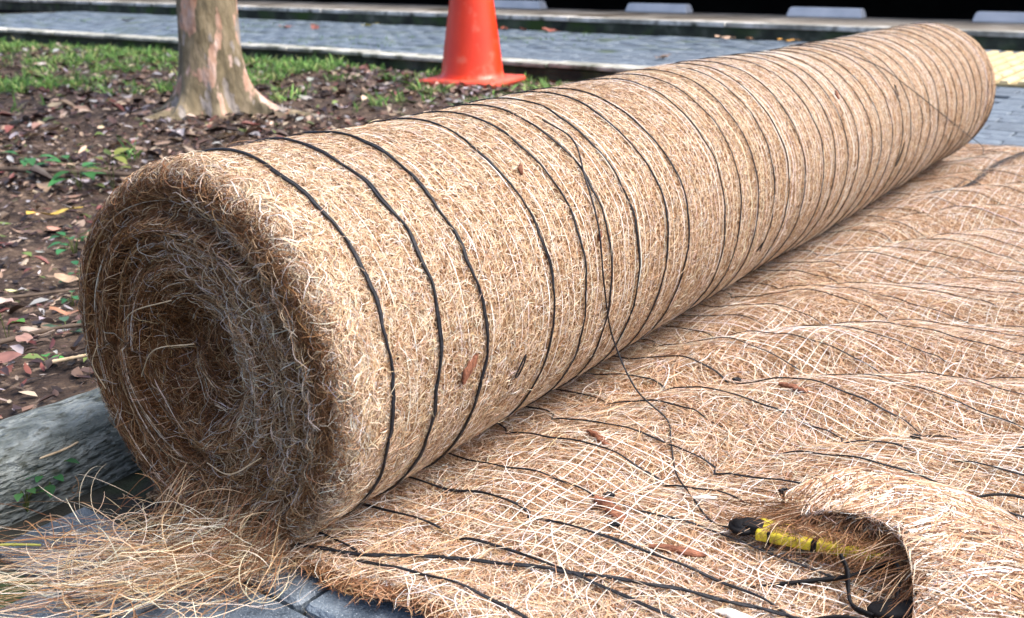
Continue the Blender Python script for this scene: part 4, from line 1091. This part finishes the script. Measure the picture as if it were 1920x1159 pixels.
weed(-0.82, 0.37, sz(-0.82, 0.37), 7, 0.018, 'tiny weed on the soil near the lower roll end', 0.02, (0.05, 0.22, 0.09), 0.015)
weed(-0.69, 0.19, sz(-0.69, 0.19), 3, 0.030, 'bright green blade weed at the left edge of the soil', 0.04, (0.14, 0.40, 0.08), 0.05)
weed(-0.47, 0.125, sz(-0.47, 0.125), 2, 0.020, 'two bright green leaves just above the kerb stone', 0.012, (0.08, 0.36, 0.08), 0.012)
weed(-2.02, 0.99, sz(-2.02, 0.99), 6, 0.04, 'green seedling near the left edge of the bed', 0.04, (0.08, 0.28, 0.1), 0.03)
weed(-0.62, 0.24, sz(-0.62, 0.24), 6, 0.022, 'grey green seedling on the soil above the kerb stone', 0.02, (0.10, 0.20, 0.13), 0.012)

# grass
n = 120000
gx = rng.uniform(-9.5, -0.5, n); gy = rng.uniform(1.2, 3.78, n)
gmask = 0.35 * Wave(91, 4.0)(gx, gy) + 0.7 * Wave(92, 11)(gx, gy) + 0.7 * Wave(93, 32)(gx, gy)
left = 1 - sstep(gx, -3.5, -3.0)
yT = np.where(gx < -3.4, np.maximum(1.75 + 0.75 * (gx + 4.0), 1.2), 2.2 + 0.35 * sstep(gx, -3.4, -2.5))
lim = 0.48 - 0.22 * left + 1.0 * (1 - sstep(gy, yT - 0.8, yT + 0.45))
dtree = np.hypot(gx - tx, gy - ty)
kp = (gmask > lim) & bed_view(gx, gy) & (dtree > 0.3)
gx, gy = gx[kp], gy[kp]; n = len(gx)
a = rng.uniform(0, 6.28, n); ln = rng.uniform(0.015, 0.075, n) * (0.6 + 0.5 * np.clip(gmask[kp], 0, 1.5)); lean = rng.uniform(0.2, 1.1, n)
t = np.linspace(0, 1, 4)[None]
P = np.stack([gx[:, None] + np.cos(a)[:, None] * ln[:, None] * lean[:, None] * t ** 1.5, gy[:, None] + np.sin(a)[:, None] * ln[:, None] * lean[:, None] * t ** 1.5,
              soil_z(gx, gy)[:, None] + ln[:, None] * (t - 0.45 * lean[:, None] * t * t)], -1)
o = ribbons('grass', P, np.array([0.0, 0.0, 1.0]), rng.uniform(0.003, 0.007, n), palette(n, [(3, (0.10, 0.23, 0.045)), (3, (0.18, 0.36, 0.09)), (2, (0.06, 0.15, 0.045)), (1.5, (0.36, 0.42, 0.16))], 0.3), M['plant'], None, 0.8, 0.1)
tag(o, 'short green grass growing along the far kerb', 'grass', kind='stuff')

# moss and small sprouts in the paving joints
n = 5000
mx_ = rng.uniform(-9, 1.2, n); my_ = rng.uniform(2.7, 6.6, n)
kp = ((Wave(95, 2.4)(mx_, my_) + 0.5 * Wave(96, 9)(mx_, my_)) > 0.55) & ((my_ > 4.05) | (mx_ > -0.1))
mx_, my_ = mx_[kp], my_[kp]; n = len(mx_)
my_ = np.round((my_ - 0.03) / 0.1 - 0.5) * 0.1 + 0.08 + rng.normal(0, 0.012, n)
a = rng.uniform(0, 6.28, n); ln = rng.uniform(0.012, 0.035, n)
t = np.linspace(0, 1, 3)[None]
P = np.stack([mx_[:, None] + np.cos(a)[:, None] * ln[:, None] * t, my_[:, None] + np.sin(a)[:, None] * ln[:, None] * t, 0.001 + ln[:, None] * 0.5 * (t - 0.3 * t * t)], -1)
o = ribbons('joint_weeds', P, np.array([0.0, 0.0, 1.0]), rng.uniform(0.005, 0.012, n), palette(n, [(1, (0.07, 0.15, 0.04)), (1, (0.12, 0.22, 0.07))], 0.2), M['plant'], None, 0.5, 0.2)
tag(o, 'small green weeds sprouting in the paving joints', 'weeds', kind='stuff')

# twigs and stalks
def stick(name, pts, r, m, lab, cat):
    L_ = smooth_line(pts, 30)
    V, F = tube_arrays(L_, r * (1 - 0.4 * np.linspace(0, 1, 30)) * (1 + 0.12 * rng.normal(size=30)), 6)
    return tag(link(name, np_mesh(name, V, F), M[m], None, True), lab, cat)
stick('stalk', [(-0.165, -0.135, 0.006), (-0.14, -0.116, 0.009), (-0.118, -0.097, 0.007)], 0.0018, 'stalk', 'yellow green stalk on the paving at the left edge', 'stalk')
stick('stalk', [(-0.205, -0.095, 0.046), (-0.202, -0.06, 0.047), (-0.198, -0.02, 0.047), (-0.207, 0.01, 0.046)], 0.0016, 'straw', 'pale dry stalk lying on the near kerb stone', 'stalk')
stick('twig', [(-0.43, 0.11, 0.045), (-0.39, 0.15, 0.052), (-0.345, 0.19, 0.05)], 0.0028, 'straw', 'pale twig beside the bright green leaves above the kerb stone', 'twig')
stick('twig', [(-2.3, 0.62, sz(-2.3, 0.62) + 0.02), (-1.95, 0.86, sz(-1.95, 0.86) + 0.025), (-1.5, 1.15, sz(-1.5, 1.15) + 0.02)], 0.010, 'twig', 'dark stick on the soil at the left behind the roll', 'twig')
stick('twig', [(-1.0, 0.20, sz(-1.0, 0.2) + 0.012), (-0.9, 0.32, sz(-0.9, 0.32) + 0.016), (-0.85, 0.46, sz(-0.85, 0.46) + 0.012)], 0.0035, 'twig', 'thin dark twig on the soil beside the roll end', 'twig')
stick('twig', [(-0.66, 0.13, sz(-0.66, 0.13) + 0.010), (-0.60, 0.22, sz(-0.60, 0.22) + 0.015), (-0.54, 0.27, sz(-0.54, 0.27) + 0.012)], 0.004, 'twig', 'short dark twig on the soil above the kerb stone', 'twig')
